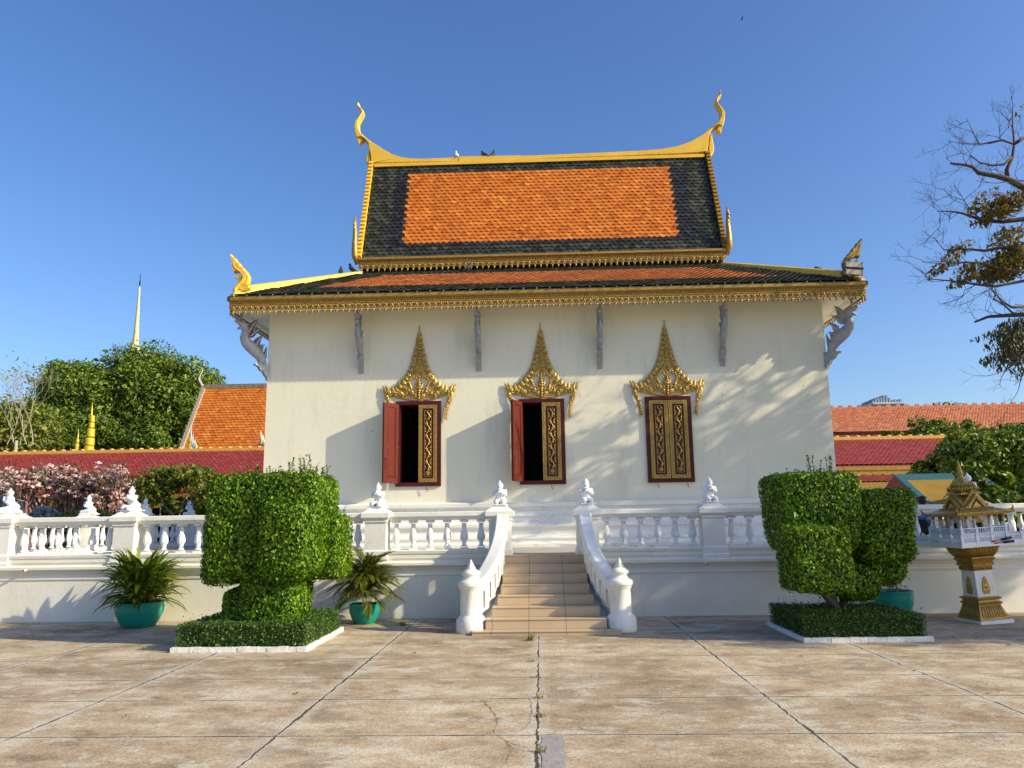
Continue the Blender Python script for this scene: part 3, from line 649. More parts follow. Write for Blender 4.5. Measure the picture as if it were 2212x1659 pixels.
q.at((0, 41-BY+.05, BZ+.02), PI); q.box(-A1-.1, -A0+.1, -.05, 0, -.3, 0)
q.build('valance', GOLD, ur)
q = MB(); q.box(A0, A1, BY+.02, 41-BY-.02, BZ-.5, BZ-.31); q.build('roof_base', DARK, ur)
def D1(L): return [at(752.1+x/3.75, 177+y/3.75, GY) for x, y in L]
def D2(L): return [at(1194.5+x/3.75, 177+y/3.75, GY) for x, y in L]
Lp = [(82, 178), (75, 205), (100, 235), (112, 260), (92, 292), (62, 330), (52, 380), (60, 430), (75, 467), (110, 462), (140, 480), (165, 510), (176, 560), (186, 620), (190, 680), (215, 676), (400, 672), (640, 668), (900, 664)]
Lt = [(900, 618), (760, 625), (620, 631), (520, 628), (440, 618), (360, 592), (280, 549), (200, 497), (150, 462), (110, 425), (90, 385), (88, 340), (108, 298), (130, 262), (126, 238), (92, 205), (92, 180)]
Rp = [(1352, 82), (1361, 118), (1336, 148), (1329, 175), (1364, 214), (1388, 250), (1389, 300), (1380, 345), (1368, 376), (1335, 366), (1300, 385), (1275, 410), (1262, 450), (1256, 520), (1248, 578), (1225, 586), (1000, 601), (500, 622), (0, 638), (-260, 652)]
Rt = [(-260, 608), (0, 598), (400, 580), (700, 566), (870, 553), (1000, 530), (1110, 492), (1200, 440), (1270, 386), (1328, 340), (1352, 290), (1354, 252), (1332, 215), (1310, 178), (1316, 142), (1346, 108), (1345, 85)]
PL_ = [(p[0], p[2]) for p in D1(Lp+Lt)]; PR_ = [(p[0], p[2]) for p in D2(Rp+Rt)]
xm0 = max(p[0] for p in PL_); xm1 = min(p[0] for p in PR_); zb = D1([(900, 664)])[0][2]; zt = D1([(900, 618)])[0][2]; zb2 = D2([(-260, 652)])[0][2]; zt2 = D2([(-260, 608)])[0][2]
q = MB(); q.slab(PL_, GY-.13, GY+.13, .03); q.build('horned_ridge_end', YEL, ur)
q = MB(); q.slab(PR_, GY-.13, GY+.13, .03); q.build('horned_ridge_end', YEL, ur)
q = MB(); q.slab([(xm0-.001, zb), (xm1+.001, zb2), (xm1+.001, zt2), (xm0-.001, zt)], GY-.14, GY+.14, .015)
q.box(A0, A1, GY-.17, GY+.17, zb-.09, zb-.0); q.build('ridge_beam', YEL, ur)
for D, Bk in ((D1, [(75, 465), (82, 495), (97, 517), (108, 495), (125, 480), (112, 462)]), (D2, [(1366, 376), (1362, 400), (1354, 426), (1338, 412), (1322, 396), (1335, 366)])):
    q = MB(); q.slab([(p[0], p[2]) for p in D(Bk)], GY-.1, GY+.1, .02); q.build('horn_beak', YEL, ur)
for D, Bk in ((D1, [(165, 560), (150, 610), (148, 650), (162, 690), (180, 712), (192, 690), (186, 620), (178, 570)]), (D2, [(1264, 450), (1285, 420), (1288, 460), (1302, 530), (1301, 570), (1276, 613), (1256, 590), (1256, 520)])):
    q = MB(); q.slab([(p[0], p[2]) for p in D(Bk)], GY-.1, GY+.1, .03); q.build('horn_breast', YEL, ur)
# gable boards with stepped scales and upturned tails
for X, s_ in ((A0-.10, -1), (A1+.10, 1)):
    q = MB(); sl = Vector((0, GY-BY, GZ-BZ)).normalized(); nn = Vector((0, -sl.z, sl.y))
    for half in (1, -1):
        v = []
        n = 26
        for i in range(n):
            for e in (0, 1):
                t = (i+e)/n; base = Vector((0, BY+(GY-BY)*t, BZ+.02+(GZ-BZ)*t)); hgt = .11+(.05 if e == 0 else .0)
                P = [base-nn*.10, base+nn*hgt]
                for p in P:
                    y = p.y if half == 1 else 41-p.y
                    v += [(X-.06, y, p.z), (X+.06, y, p.z)]
        f = []
        for i in range(n):
            b_ = i*8; f += [(b_+2, b_+3, b_+7, b_+6), (b_, b_+4, b_+5, b_+1), (b_, b_+2, b_+6, b_+4), (b_+1, b_+5, b_+7, b_+3), (b_, b_+1, b_+3, b_+2), (b_+4, b_+6, b_+7, b_+5)]
        q.add(v, f, False)
    q.build('gable_board', YEL if s_ < 0 else GOLD, ur)
    px = X+s_*.05; q = MB()
    pts = [(px-s_*.02, BY-.02, BZ-.12), (px+s_*.05, BY-.12, BZ+.10), (px+s_*.06, BY-.12, BZ+.4), (px+s_*.06, BY-.08, BZ+.7), (px+s_*.08, BY-.05, BZ+1.0), (px+s_*.075, BY-.05, BZ+1.22)]
    q.tube(pts, [.07, .085, .07, .055, .04, .012], 8)
    for i in range(9): z = BZ+.05+i*.115; q.ell((px+s_*(.09), BY-.10, z), (.035, .03, .05), 6, 5)
    q.build('tail_finial', GOLD, ur)
# gable infill
for X in (A0+.1, A1-.1):
    q = MB(); q.slab([(0, 0), (2.2, 0), (1.1, 2.9)], 0, .1); 
    q = MB(); q.add([(X, BY+.15, BZ), (X, 41-BY-.15, BZ), (X, GY, GZ-.3)], [(0, 1, 2)]); q.build('gable_panel', MAROON, ur)

# ---- naga finials on the front corners
Ng = [(160, 1000), (165, 940), (160, 885), (190, 855), (230, 800), (270, 740), (275, 705), (245, 665), (215, 650), (200, 590), (215, 575), (260, 600), (320, 625), (345, 600), (300, 545), (230, 520), (175, 540), (165, 500), (148, 430), (135, 370), (130, 310), (125, 260), (100, 220), (110, 170), (130, 172), (150, 205), (182, 235), (195, 250), (215, 250), (235, 300), (262, 345), (280, 335), (310, 370), (325, 425), (350, 420), (385, 455), (405, 505), (430, 505), (455, 545), (470, 600), (492, 600), (490, 670), (465, 745), (450, 790), (495, 775), (515, 790), (490, 860), (430, 905), (380, 935), (320, 965), (250, 990)]
def ngp(x, y): return ((540+x/8.294)/1.1302, (600+y/8.294)/1.1302)
nl = [at(*ngp(x, y), EY0+.05) for x, y in Ng]; cx0 = EX0+.10; nz0 = 6.80
base_ = at(*ngp(240, 1000), EY0+.05); LN = [(p[0]-base_[0], p[2]-base_[2]) for p in nl]
def P2(x, y): p = at(*ngp(x, y), EY0+.05); return (p[0]-base_[0], p[2]-base_[2])
def naga(parent, X, Z, mirror, ang):
    q = MB(); q.at((X, EY0+.10, Z), ang, 1.0, mirror)
    q.slab(LN, -.08, .08, .018)
    for yy, dd in ((-.075, 1), (.075, -1)):
        body = [P2(*p) for p in ((230, 960), (215, 880), (270, 810), (340, 745), (400, 680), (400, 600), (350, 540), (270, 500), (210, 450), (180, 380), (165, 300), (135, 210))]
        q.rib(body, [.055, .05, .045, .045, .042, .036, .03, .026, .024, .02, .016, .006], yy*.9, 1.0, 6)
        for i in range(14):                                 # neck scales
            a = i/13; k = a*5; i0 = min(int(k), 4); fr = k-i0; b0, b1 = body[i0+1], body[i0+2]; x, z = b0[0]+(b1[0]-b0[0])*fr, b0[1]+(b1[1]-b0[1])*fr
            q.ell((x-.02, yy*1.35, z-.01), (.022, .012, .016), 6, 4); q.ell((x+.03, yy*1.3, z+.015), (.016, .012, .014), 6, 4)
        for (fx, fy, r) in ((340, 880, .05), (235, 460, .028), (300, 410, .024), (370, 500, .024), (210, 340, .022), (430, 560, .02), (455, 640, .018), (480, 820, .02)):
            p = P2(fx, fy); curl(q, p[0]-r*.8, p[1]-r*.3, 1.2, r, 1 if fy % 40 else -1, r*.36, yy*1.05, .7, 1.3, 9)
    q.build('naga_finial', GOLD if mirror else YEL, parent)
naga(T, cx0, nz0, False, 0); naga(T, EX1-.12, nz0-.02, True, 0)

# ---- silver naga brackets under the eaves
def bracket(X, Y, ang, s=1.0, zb=4.98, front=False):
    """local x = outwards from the wall, z up; built once per place"""
    q = MB(); q.at((X, Y, zb), ang, s)
    if front: q.X = (q.X[0]@np.diag([.72, 1, 1]), q.X[1])
    for i, (h0, o0, h1, o1) in enumerate(((0, .03, .09, .07), (.09, .08, .13, .12), (.13, .11, .20, .16), (.20, .18, .24, .24), (.24, .22, .31, .28), (.31, .33, .35, .36), (.35, .30, .38, .26))):
        q.add([(0, -.055, h0), (o0, -.055, h0), (o0, .055, h0), (0, .055, h0), (0, -.06, h1), (o1, -.06, h1), (o1, .06, h1), (0, .06, h1)], [(0, 3, 2, 1), (4, 5, 6, 7), (0, 1, 5, 4), (1, 2, 6, 5), (2, 3, 7, 6), (3, 0, 4, 7)], False)
    B = [(.14, .36), (.17, .45), (.24, .56), (.36, .66), (.48, .75), (.58, .84), (.62, .93), (.60, 1.03), (.60, 1.12), (.64, 1.20), (.70, 1.26)]
    R = [.085, .105, .125, .14, .14, .125, .105, .09, .085, .10, .08]
    if front: R = [r*.66 for r in R]
    q.rib(B, R, 0, .8, 10)
    q.tube([(.62, 0, 1.22), (.70, 0, 1.14), (.78, 0, 1.10)], [.06, .045, .02], 8); q.tube([(.62, 0, 1.26), (.74, 0, 1.24), (.83, 0, 1.28), (.80, 0, 1.34)], [.07, .055, .035, .015], 8)
    q.ell((.69, 0, 1.30), (.03, .065, .03), 8, 6)
    for (x, z, h, L, w, bd) in ((.56, 1.02, 2.2, .48, .085, -.9), (.50, .96, 2.5, .40, .07, -.9), (.42, 1.08, 1.9, .30, .06, -.5), (.36, .78, 2.3, .34, .085, -1.2), (.30, .70, 2.6, .24, .06, -.9), (.24, .60, 1.9, .24, .06, .3), (.14, .46, 1.75, .36, .06, .2)):
        flame(q, x, z, h, L, w, bd, 0, .7)
        for sd in (-1, 1): q.X = q.X; P = euler(x, z, h, L*.9, bd/L, -bd*1.5/L, 6); q.rib(P, [w*.35]*6+[.003], sd*w*.5, .8, 5)
    for i in range(12):
        t = i/11*(len(B)-2); i0 = int(t); fr = t-i0; x = B[i0][0]+(B[i0+1][0]-B[i0][0])*fr; z = B[i0][1]+(B[i0+1][1]-B[i0][1])*fr
        for sd in (-1, 1): q.ell((x+.01, sd*.062, z), (.032, .014, .022), 6, 4)
        q.tube([(x+.055, -.04, z-.045), (x+.075, 0, z-.06), (x+.055, .04, z-.045)], .012, 5)
    q.cap((.70, 0, 1.30), (.70, 0, 1.48), .03, .03, 8)
    q.build('naga_bracket', SILVER, T)
for x in (-4.13, -1.36, 1.45, 4.27): bracket(x, WY0, -PI/2, 1.0, 5.04, True)
bracket(WX0+.02, WY0+.02, -PI*.75, 1.02, 4.93); bracket(WX1-.02, WY0+.02, -PI*.25, 1.02, 4.93)

# ---- windows
def leaf(q, w, h, mir=False):
    """shutter leaf in local x 0..w, z 0..h, front towards -y, back towards +y"""
    q.cur = 0; q.box(0, w, -.018, .018, 0, h)
    # back: raised panel in a frame of rails
    for a in ((0, .085, 0, h), (w-.085, w, 0, h), (.085, w-.085, 0, .10), (.085, w-.085, h-.10, h)): q.box(a[0], a[1], .018, .030, a[2], a[3])
    x0, x1, z0, z1 = .105, w-.105, .13, h-.13
    q.add([(x0, .018, z0), (x1, .018, z0), (x1, .018, z1), (x0, .018, z1), (x0+.04, .034, z0+.04), (x1-.04, .034, z0+.04), (x1-.04, .034, z1-.04), (x0+.04, .034, z1-.04)], [(1, 0, 4, 5), (2, 1, 5, 6), (3, 2, 6, 7), (0, 3, 7, 4), (4, 7, 6, 5)], False)
    # front: gold border with a row of scrolls
    q.cur = 1; bw = .088
    for a in ((.006, .026, .006, h-.006), (w-.026, w-.006, .006, h-.006), (.026, w-.026, .006, .026), (.026, w-.026, h-.026, h-.006),
              (bw-.016, bw, bw-.016, h-bw+.016), (w-bw, w-bw+.016, bw-.016, h-bw+.016), (bw, w-bw, bw-.016, bw), (bw, w-bw, h-bw, h-bw+.016)): q.box(a[0], a[1], -.034, -.018, a[2], a[3])
    q.box(.026, bw-.016, -.022, -.0181, .026, h-.026); q.box(w-bw+.016, w-.026, -.022, -.0181, .026, h-.026); q.box(bw-.016, w-bw+.016, -.022, -.0181, .026, bw-.016); q.box(bw-.016, w-bw+.016, -.022, -.0181, h-bw+.016, h-.026)
    n = int(h/.042)
    for i in range(n):
        z = .045+(h-.09)*i/(n-1)
        for x in (.049, w-.049): q.ell((x, -.026, z), (.018, .014, .015), 6, 4)
    n = int((w-.1)/.042)
    for i in range(1, n): q.ell((.049+(w-.098)*i/n, -.026, .049), (.015, .014, .018), 6, 4); q.ell((.049+(w-.098)*i/n, -.026, h-.049), (.015, .014, .018), 6, 4)
    i0, i1, k0, k1 = .135, w-.135, .135, h-.135
    for a in ((i0, i0+.010, k0, k1), (i1-.010, i1, k0, k1), (i0, i1, k0, k0+.010), (i0, i1, k1-.010, k1)): q.box(a[0], a[1], -.028, -.018, a[2], a[3])
    cx = w/2; amp = (i1-i0)*.20; nt_ = 9; step = (k1-k0-.2)/nt_
    zz = np.linspace(k0+.14, k1-.03, 70); q.rib([(cx+amp*1.1*math.sin((z-k0-.14)/step*PI), z) for z in zz], [.014]*70, -.022, 1.2, 5, True)
    for i in range(nt_):
        z = k0+.14+step*(i+.12); s_ = 1 if i % 2 else -1
        curl(q, cx+s_*-amp*1.0, z-.02, PI/2+s_*-.75, step*.40, s_, .015, -.022, 1.2, 1.15, 12)
        flame(q, cx+s_*amp*1.3, z+step*.35, PI/2-s_*.9, .065, .016, 0, -.022, 1.2); flame(q, cx-s_*amp*1.5, z+step*.85, PI/2+s_*.5, .065, .015, 0, -.022, 1.2); q.ell((cx+s_*amp*1.6, -.024, z+.02), (.010, .012, .012), 6, 4)
    for k in range(8): a = PI*k/4; q.ell((cx+.034*math.cos(a), -.024, k0+.075+.034*math.sin(a)), (.018, .012, .018), 6, 4)
    q.ell((cx, -.03, k0+.075), (.02, .016, .02), 8, 5)
for wx, wi in WIN:
    lab = ['left window, its left shutter swung open', 'middle window, its left shutter swung open', 'right window with both gilded shutters closed'][wi]
    q = MB(); o, i_ = .522, WHW-.0; zz0, zz1 = 2.40, 4.36
    for a in ((-o, -i_, zz0, zz1), (i_, o, zz0, zz1), (-i_, i_, zz0, WZ0), (-i_, i_, WZ1, zz1)): q.box(wx+a[0], wx+a[1], WY0-.05, WY0-.001, a[2], a[3])
    for a in ((-i_, -i_+.012, WZ0, WZ1), (i_-.012, i_, WZ0, WZ1), (-i_+.012, i_-.012, WZ0, WZ0+.012), (-i_+.012, i_-.012, WZ1-.012, WZ1)): q.box(wx+a[0], wx+a[1], WY0+.0, WY0+.36, a[2], a[3])
    w = q.build('window', MAROON, T); w['label'] = lab; lw = WHW-.006; lh = WZ1-WZ0-.012
    q = MB(); q.at((wx+.003, WY0-.02, WZ0+.006)); leaf(q, lw, lh); sh = q.build('shutter', [MAROON, GOLDC], w); sh['label'] = 'closed shutter with gilded vine carving'
    q = MB()
    if wi == 2: q.at((wx-lw-.003, WY0-.02, WZ0+.006)); leaf(q, lw, lh, True); q.build('shutter', [MAROON, GOLDC], w)
    else:
        wn2 = lw+.05; a = math.radians(PI and 122); hx = wx-WHW-.03
        # hinged on its left edge: the leaf direction swings from +x round to the front
        d = math.radians(-128 if wi == 0 else -118); q.at((hx, WY0-.085, WZ0-.01), d); leaf(q, lw, lh+.03)
        q.cur = 2; q.tube([(lw-.05, .032, .55), (lw-.05, .05, .55), (lw-.05, .05, .50)], .008, 6); q.tube([(lw-.05, .034, .30), (lw-.05, .034, .47)], .006, 5)
        for hz in (.25, .9, 1.5): q.cap((0, .02, hz), (0, .02, hz+.08), .012, .012, 8)
        sh = q.build('shutter', [REDW, GOLDC, DARK], w); sh['label'] = 'open red shutter'
    q = MB()
    for hx in ((.18,) if wi < 2 else (-.33, .33)): q.tube([(wx+hx, WY0-.06, 2.42), (wx+hx+.01, WY0-.06, 2.34), (wx+hx+.03, WY0-.06, 2.27), (wx+hx+.05, WY0-.06, 2.30), (wx+hx+.03, WY0-.06, 2.36)], .0045, 5)
    q.build('hook', DARK, w)
    # carved gilt pediment
    q = MB(); y = WY0-.035; FL, CU = flame, curl
    def flame_(q, x, z, h, L, w, *a): FL(q, x, z, h, L, w*1.28, *a)
    def curl_(q, x, z, h, s, hd, r, *a): CU(q, x, z, h, s, hd, r*1.28, *a)
    for s_ in (1, -1):
        q.at((wx+.01, 0, 4.40), 0, 1.0, s_ < 0)
        for (x, z, h, L, wd) in ((.030, 1.42, 1.50, .17, .028), (.045, 1.30, 1.42, .15, .028), (.062, 1.19, 1.38, .15, .032), (.085, 1.06, 1.35, .16, .036), (.115, .93, 1.32, .16, .040), (.145, .79, 1.28, .15, .042), (.180, .66, 1.25, .16, .045), (.235, .55, 1.3, .15, .045), (.300, .46, 1.3, .14, .04),
                                 (.355, .36, 1.35, .18, .05), (.44, .27, 1.3, .18, .05), (.52, .20, 1.3, .16, .05), (.60, .16, 1.35, .20, .05), (.70, .14, 1.15, .24, .05), (.76, .16, 1.05, .23, .04)):
            flame_(q, x, z, h, L, wd, .25, y, .7); flame_(q, x-.02, z-.01, h+.35, L*.55, wd*.5, .2, y-.02, .9)
            q.ell((x+.004, y-wd*.75, z+.012), (wd*.42, .012, wd*.42), 7, 5)
        q.slab([(0, .60), (.20, .60), (.165, .80), (.12, .95), (.085, 1.1), (.055, 1.28), (.025, 1.44), (0, 1.44)], y+.005, y+.03, .004)
        q.slab([(.20, .02), (.34, .0), (.62, .07), (.72, .15), (.60, .21), (.46, .29), (.34, .44), (.22, .62), (.15, .55), (.24, .38), (.20, .2)], y+.005, y+.03, .004)
        q.slab([(0, .02), (.11, .02), (.085, .28), (.05, .44), (0, .46)], y+.008, y+.032, .003)
        # main S bands
        q.rib(euler(.02, .72, -1.05, .55, .6, 1.2, 14), [.030]*8+[.034]*7, y, .8, 6, True)
        q.rib([(.27, .50), (.24, .40), (.20, .30), (.175, .20), (.14, .12)], [.022, .032, .036, .030, .02], y, .8, 6, True)
        q.rib([(.02, .66), (.10, .56), (.17, .50), (.24, .46)], [.016, .02, .02, .016], y-.01, .8, 6, True)
        curl_(q, .20, .54, -.4, .07, 1, .026, y); curl_(q, .09, .92, -1.9, .045, 1, .018, y); curl_(q, .06, 1.10, -1.9, .035, 1, .015, y)
        for (ax_, az_, ah_, ar_, as_) in ((.13, .72, 1.2, .040, -1), (.10, .82, 1.2, .034, -1), (.20, .62, .9, .042, -1), (.27, .55, .6, .040, -1), (.33, .44, .5, .044, -1), (.40, .34, .4, .046, -1), (.07, 1.0, 1.3, .026, -1), (.25, .12, -.4, .05, 1), (.56, .10, 2.6, .05, -1), (.63, .10, .6, .04, 1), (.10, .18, 1.6, .04, 1), (.43, .12, 1.6, .045, -1)): CU(q, ax_, az_, ah_, ar_, as_, ar_*.42, y-.012)
        curl_(q, .30, .24, 2.7, .085, 1, .030, y); curl_(q, .16, .26, -.6, .095, -1, .034, y); curl_(q, .05, .05, .1, .075, 1, .028, y); curl_(q, .46, .22, -1.2, .095, -1, .034, y)
        curl_(q, .36, .05, .5, .07, 1, .028, y); curl_(q, .55, .22, -1.0, .07, -1, .028, y); curl_(q, .66, .20, -1.7, .06, -1, .026, y); curl_(q, .72, .10, 2.0, .05, 1, .022, y)
        q.rib([(.0, .0), (.12, -.005), (.24, .005), (.30, .02)], [.022, .028, .022, .008], y, .8, 6, True)
        q.rib([(.33, .06), (.28, .16), (.30, .26), (.38, .32), (.48, .28)], [.02, .03, .034, .03, .02], y, .8, 6, True)
        # wing and hanging tail
        q.rib([(.74, .20), (.76, .08), (.72, -.04), (.67, -.16), (.645, -.30), (.64, -.42), (.655, -.50)], [.03, .05, .045, .036, .03, .022, .010], y, .8, 6, True)
        for k in range(9): z = .06-k*.062; q.ell((.665-.012*k+(.05 if k < 3 else .028), y-.03, z), (.026, .022, .026), 6, 5); flame_(q, .70-.012*k, z-.02, .6, .10-.006*k, .022, .3, y, .8)
        curl_(q, .68, .0, -2.0, .045, 1, .02, y-.015); curl_(q, .655, -.14, -2.0, .034, 1, .015, y-.015)
        for k in range(7):                                   # beads along the bands
            q.ell((.05+.028*k, y-.035, .66-.030*k), (.011, .012, .011), 6, 4); q.ell((.215-.006*k, y-.035, .46-.04*k), (.011, .012, .011), 6, 4)
        flame_(q, .03, .24, 1.15, .17, .028, .2, y-.01); flame_(q, .05, .14, .8, .12, .022, .2, y-.01)
    q.at((wx+.01, 0, 4.40))
    q.lathe((0, y, 0), [(.030, 1.40), (.034, 1.44), (.028, 1.50), (.020, 1.58), (.014, 1.66), (.010, 1.74), (.014, 1.75), (.010, 1.765), (.003, 1.77)], 8)
    for k in range(9): q.ell((0, y-.02, 1.42-k*.075), (.024+.002*k, .024, .036), 8, 5)
    for (z, r) in ((.03, .03), (.09, .04), (.15, .03), (.20, .045), (.27, .055), (.33, .05), (.39, .028), (.44, .020)): q.ell((0, y-.02, z), (r, .03, .035), 8, 5)
    P = [(.075*math.cos(a), .53+.075*math.sin(a)) for a in np.linspace(0, 2*PI, 21)]; q.rib(P, [.014]*21, y-.012, .9, 6)
    for k in range(4): a = PI*k/4; q.rib([(-.07*math.cos(a), .53-.07*math.sin(a)), (.07*math.cos(a), .53+.07*math.sin(a))], [.007, .007], y-.012, 1, 5)
    q.ell((0, y-.025, .53), (.02, .015, .02), 8, 5)
    for k in range(7): a = PI*(k+.0)/6; flame_(q, .09*math.cos(a), .53+.09*math.sin(a), a, .07+.05*math.sin(a)**2, .016, 0, y, .8)
    q.build('window_pediment', GOLDC, T)
# peeled paint flecks on the wall
q = MB()
for px, py, n in ((1547, 868, 9), (1560, 860, 6), (1744, 845, 7), (1748, 862, 5), (1250, 855, 5), (1735, 815, 3), (798, 944, 3), (1563, 830, 1), (1100, 775, 1), (1510, 880, 3)):
    c = at(px, py, WY0)
    for k in range(n):
        x, z = c[0]+random.gauss(0, .05), c[2]+random.gauss(0, .09); r = random.uniform(.006, .016); a0 = random.random()*6
        q.add([(x+r*random.uniform(.3, 1)*math.cos(a0+a), WY0-.003, z+r*1.9*random.uniform(.5, 1)*math.sin(a0+a)) for a in np.linspace(0, 5.2, 6)], [tuple(range(6))[::-1]], False)
q.build('paint_flecks', surf('bare_render', (.30, .29, .27), None, .9), T)
# floodlight strapped in front of the right naga
fl = empty('floodlight', (0, 0, 0)); bpy.data.objects.remove(fl)
p = at(1844, 580, EY0-.20); q = MB(); q.at((p[0], EY0-.20, p[2]), .10, 1, False, .06); q.box(-.20, .20, -.035, .035, -.145, .145)
for x in (-.19, .18): q.box(x, x+.012, -.045, -.035, -.145, .145)
q.cur = 1; q.box(-.205, .205, -.05, -.036, -.02, .02); q.cur = 0
for k in range(12): q.box(-.17+k*.03, -.165+k*.03, .035, .06, -.12, .12)
q.cur = 1; q.tube([(-.2, -.01, .09), (-.245, -.01, .07), (-.245, -.01, -.03), (-.2, -.01, -.06)], .01, 6); q.tube([(.0, .03, -.1), (.02, .12, -.2), (.05, .15, -.3)], .014, 6)
tag(q.build('floodlight', [surf('lamp_housing', (.36, .33, .28), None, .5, .3), DARK]), 'grey floodlight fixed in front of the right corner naga on the eave', 'floodlight')
# ================================================================ clipped topiary
def sbox(c, h, n, e=5.0, taper=0.0, top_flat=True, leafs=None):
    """random points with normals on a super-ellipsoid block (centre c, half sizes h)"""
    hh = np.array(h); ar = np.array([hh[1]*hh[2], hh[0]*hh[2], hh[0]*hh[1]]); ax = rng.choice(3, n, p=ar/ar.sum()); q = rng.uniform(-1, 1, (n, 3)); q[np.arange(n), ax] = np.sign(rng.normal(size=n))
    q /= ((np.abs(q)**e).sum(1)**(1/e))[:, None]; P = q*hh; G = np.sign(P)*np.abs(q)**(e-1)/hh; Nn = G/np.linalg.norm(G, axis=1)[:, None]
    f = 1+taper*P[:, 2:3]/h[2]; P = P*np.concatenate([f, f, np.ones_like(f)], 1)
    return P[:n]+np.array(c), Nn[:n]
def core_block(mb, c, h, e=5.0, taper=0.0, s=.9):
    v = []; n, m_ = 20, 12
    for i in range(m_+1):
        a = PI*i/m_
        for k in range(n):
            b_ = 2*PI*k/n; d = np.array([math.sin(a)*math.cos(b_), math.sin(a)*math.sin(b_), -math.cos(a)]); w = np.abs(d)/np.array(h); r = 1/((w**e).sum())**(1/e); p = d*r*s
            f = 1+taper*p[2]/h[2]; v.append((c[0]+p[0]*f, c[1]+p[1]*f, c[2]+p[2]))
    mb.add(v, [(i*n+k, i*n+(k+1) % n, (i+1)*n+(k+1) % n, (i+1)*n+k) for i in range(m_) for k in range(n)], True)
def lump(P, Nn, amp=.03, fr=2.6):
    s = np.sin(P[:, 0]*fr*2.1+P[:, 2]*fr*1.3)+np.sin(P[:, 1]*fr*2.7-P[:, 2]*fr*2.2+1)+np.sin(P[:, 0]*fr*5+P[:, 1]*fr*4+P[:, 2]*fr*4.4)*.6
    return P+Nn*(amp*s/2)[:, None]
def topiary(loc, blocks, label, density, trunks, size=.040, shoots=(), zmin=.2):
    e = thing('clipped_shrub', loc, label, 'topiary', 'topiary shrubs in square plots')
    Ps, Ns = [], []; cm = MB()
    for (c, h, ee, tp) in blocks:
        area = 8*(h[0]*h[1]+h[1]*h[2]+h[0]*h[2]); P, Nn = sbox(c, h, int(area*density), ee, tp); P = lump(P, Nn, .024, 2.4)
        P = P-Nn*(rng.random(len(P))[:, None]**1.5*.075-.022+(rng.random(len(P))[:, None] < .05)*-.03); Ps.append(P); Ns.append(Nn); core_block(cm, c, h, ee, tp, .86)
    P = np.concatenate(Ps); Nn = np.concatenate(Ns)
    keep = np.ones(len(P), bool)
    for (c, h, ee, tp) in blocks:
        q = P-np.array(c); f = 1+tp*q[:, 2]/h[2]; q = q/np.stack([f, f, np.ones(len(f))], 1)
        keep &= ~(((np.abs(q)/np.array(h))**ee).sum(1) < .87**ee)
    P, Nn = P[keep & (P[:, 2] > zmin)], Nn[keep & (P[:, 2] > zmin)]
    leaves('foliage', P, Nn, size, LTOP, e, .42, .62, .45, .12, .30)
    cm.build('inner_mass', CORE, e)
    q = MB()
    for tr in trunks: q.tube(tr[0], tr[1], 8)
    q.build('trunk', BARK, e)
    for (sx, sy, sz, hh) in shoots:
        q = MB(); a = random.uniform(0, 6.28); lean = random.uniform(.05, .3); pts = [(sx+math.cos(a)*lean*hh*t*t, sy+math.sin(a)*lean*hh*t*t, sz-.08+(hh+.08)*t) for t in (0, .33, .66, 1)]
        q.tube(pts, [.004, .0035, .003, .002], 4); q.cur = 1
        for k in range(int(8+hh*40)):
            t = random.uniform(.1, 1); i = min(2, int(t*3)); fr = t*3-i; p = np.array(pts[i])*(1-fr)+np.array(pts[i+1])*fr; strap(q, p, random.uniform(0, 6.28), random.uniform(.2, .9), size*1.25, size*.6, .4, 2)
        q.build('shoot', [TWIG, LTOP], e)
    return e
def rs(x0, x1, y0, y1, z, n, h0, h1): return [(random.uniform(x0, x1), random.uniform(y0, y1), z, random.uniform(h0, h1)) for _ in range(n)]
B1 = [((-3.95, 11.00, .68), (.60, .55, .50), 4.5, .02),            # foot
      ((-4.02, 10.98, 1.62), (.83, .70, .72), 5.5, .05),            # main block
      ((-4.48, 11.05, 1.28), (.42, .62, .52), 5, 0),                # low left part
      ((-3.70, 10.72, 1.62), (.52, .50, .70), 5, .0),
      ((-3.42, 11.35, 1.42), (.60, .48, .48), 5, .0)]               # right lobe
def fit(cx, zlo, zhi, hw, Y, hy, e=5, tp=0): pass
def blk(px0, px1, py0, py1, Y, hy, e=5.0, tp=0.0):
    s_ = 1 if px0 < 1162 else -1; k = hy*.82      # left and right outlines come from the far or the near upright edge
    xa, xb = at(px0, py1, Y-s_*k)[0], at(px1, py0, Y+s_*k)[0]; za, zb = at(px0, py1, Y-hy*.6)[2], at(px1, py0, Y-k)[2]
    xa += .02; xb -= .02; return (((xa+xb)/2, Y, (za+zb)/2), (abs(xb-xa)/2, hy, abs(zb-za)/2), e, tp)
B1 = [blk(508, 682, 1215, 1365, 11.0, .44, 4.5), blk(470, 600, 1272, 1365, 11.1, .42, 5), blk(438, 733, 1024, 1245, 11.10, .62, 13, .0), blk(435, 560, 1125, 1262, 11.05, .50, 12), blk(545, 705, 1075, 1255, 10.74, .45, 4, -.02), blk(655, 761, 1111, 1250, 11.45, .45, 9, -.04)]
B2 = [blk(1652, 1850, 1022, 1190, 11.55, .56, 12, .10), blk(1684, 1838, 1139, 1278, 10.82, .42, 11, .01), blk(1808, 1972, 1058, 1215, 11.75, .55, 8, .03), blk(1830, 1964, 1170, 1262, 11.75, .42, 3.5, .12), blk(1686, 1735, 1222, 1268, 11.6, .28, 2.6), blk(1785, 1905, 1225, 1302, 11.5, .34, 2.5)]
tc1 = B1[0][0]
z1 = B1[2][0][2]+B1[2][1][2]; x1c, hx1 = B1[2][0][0], B1[2][1][0]
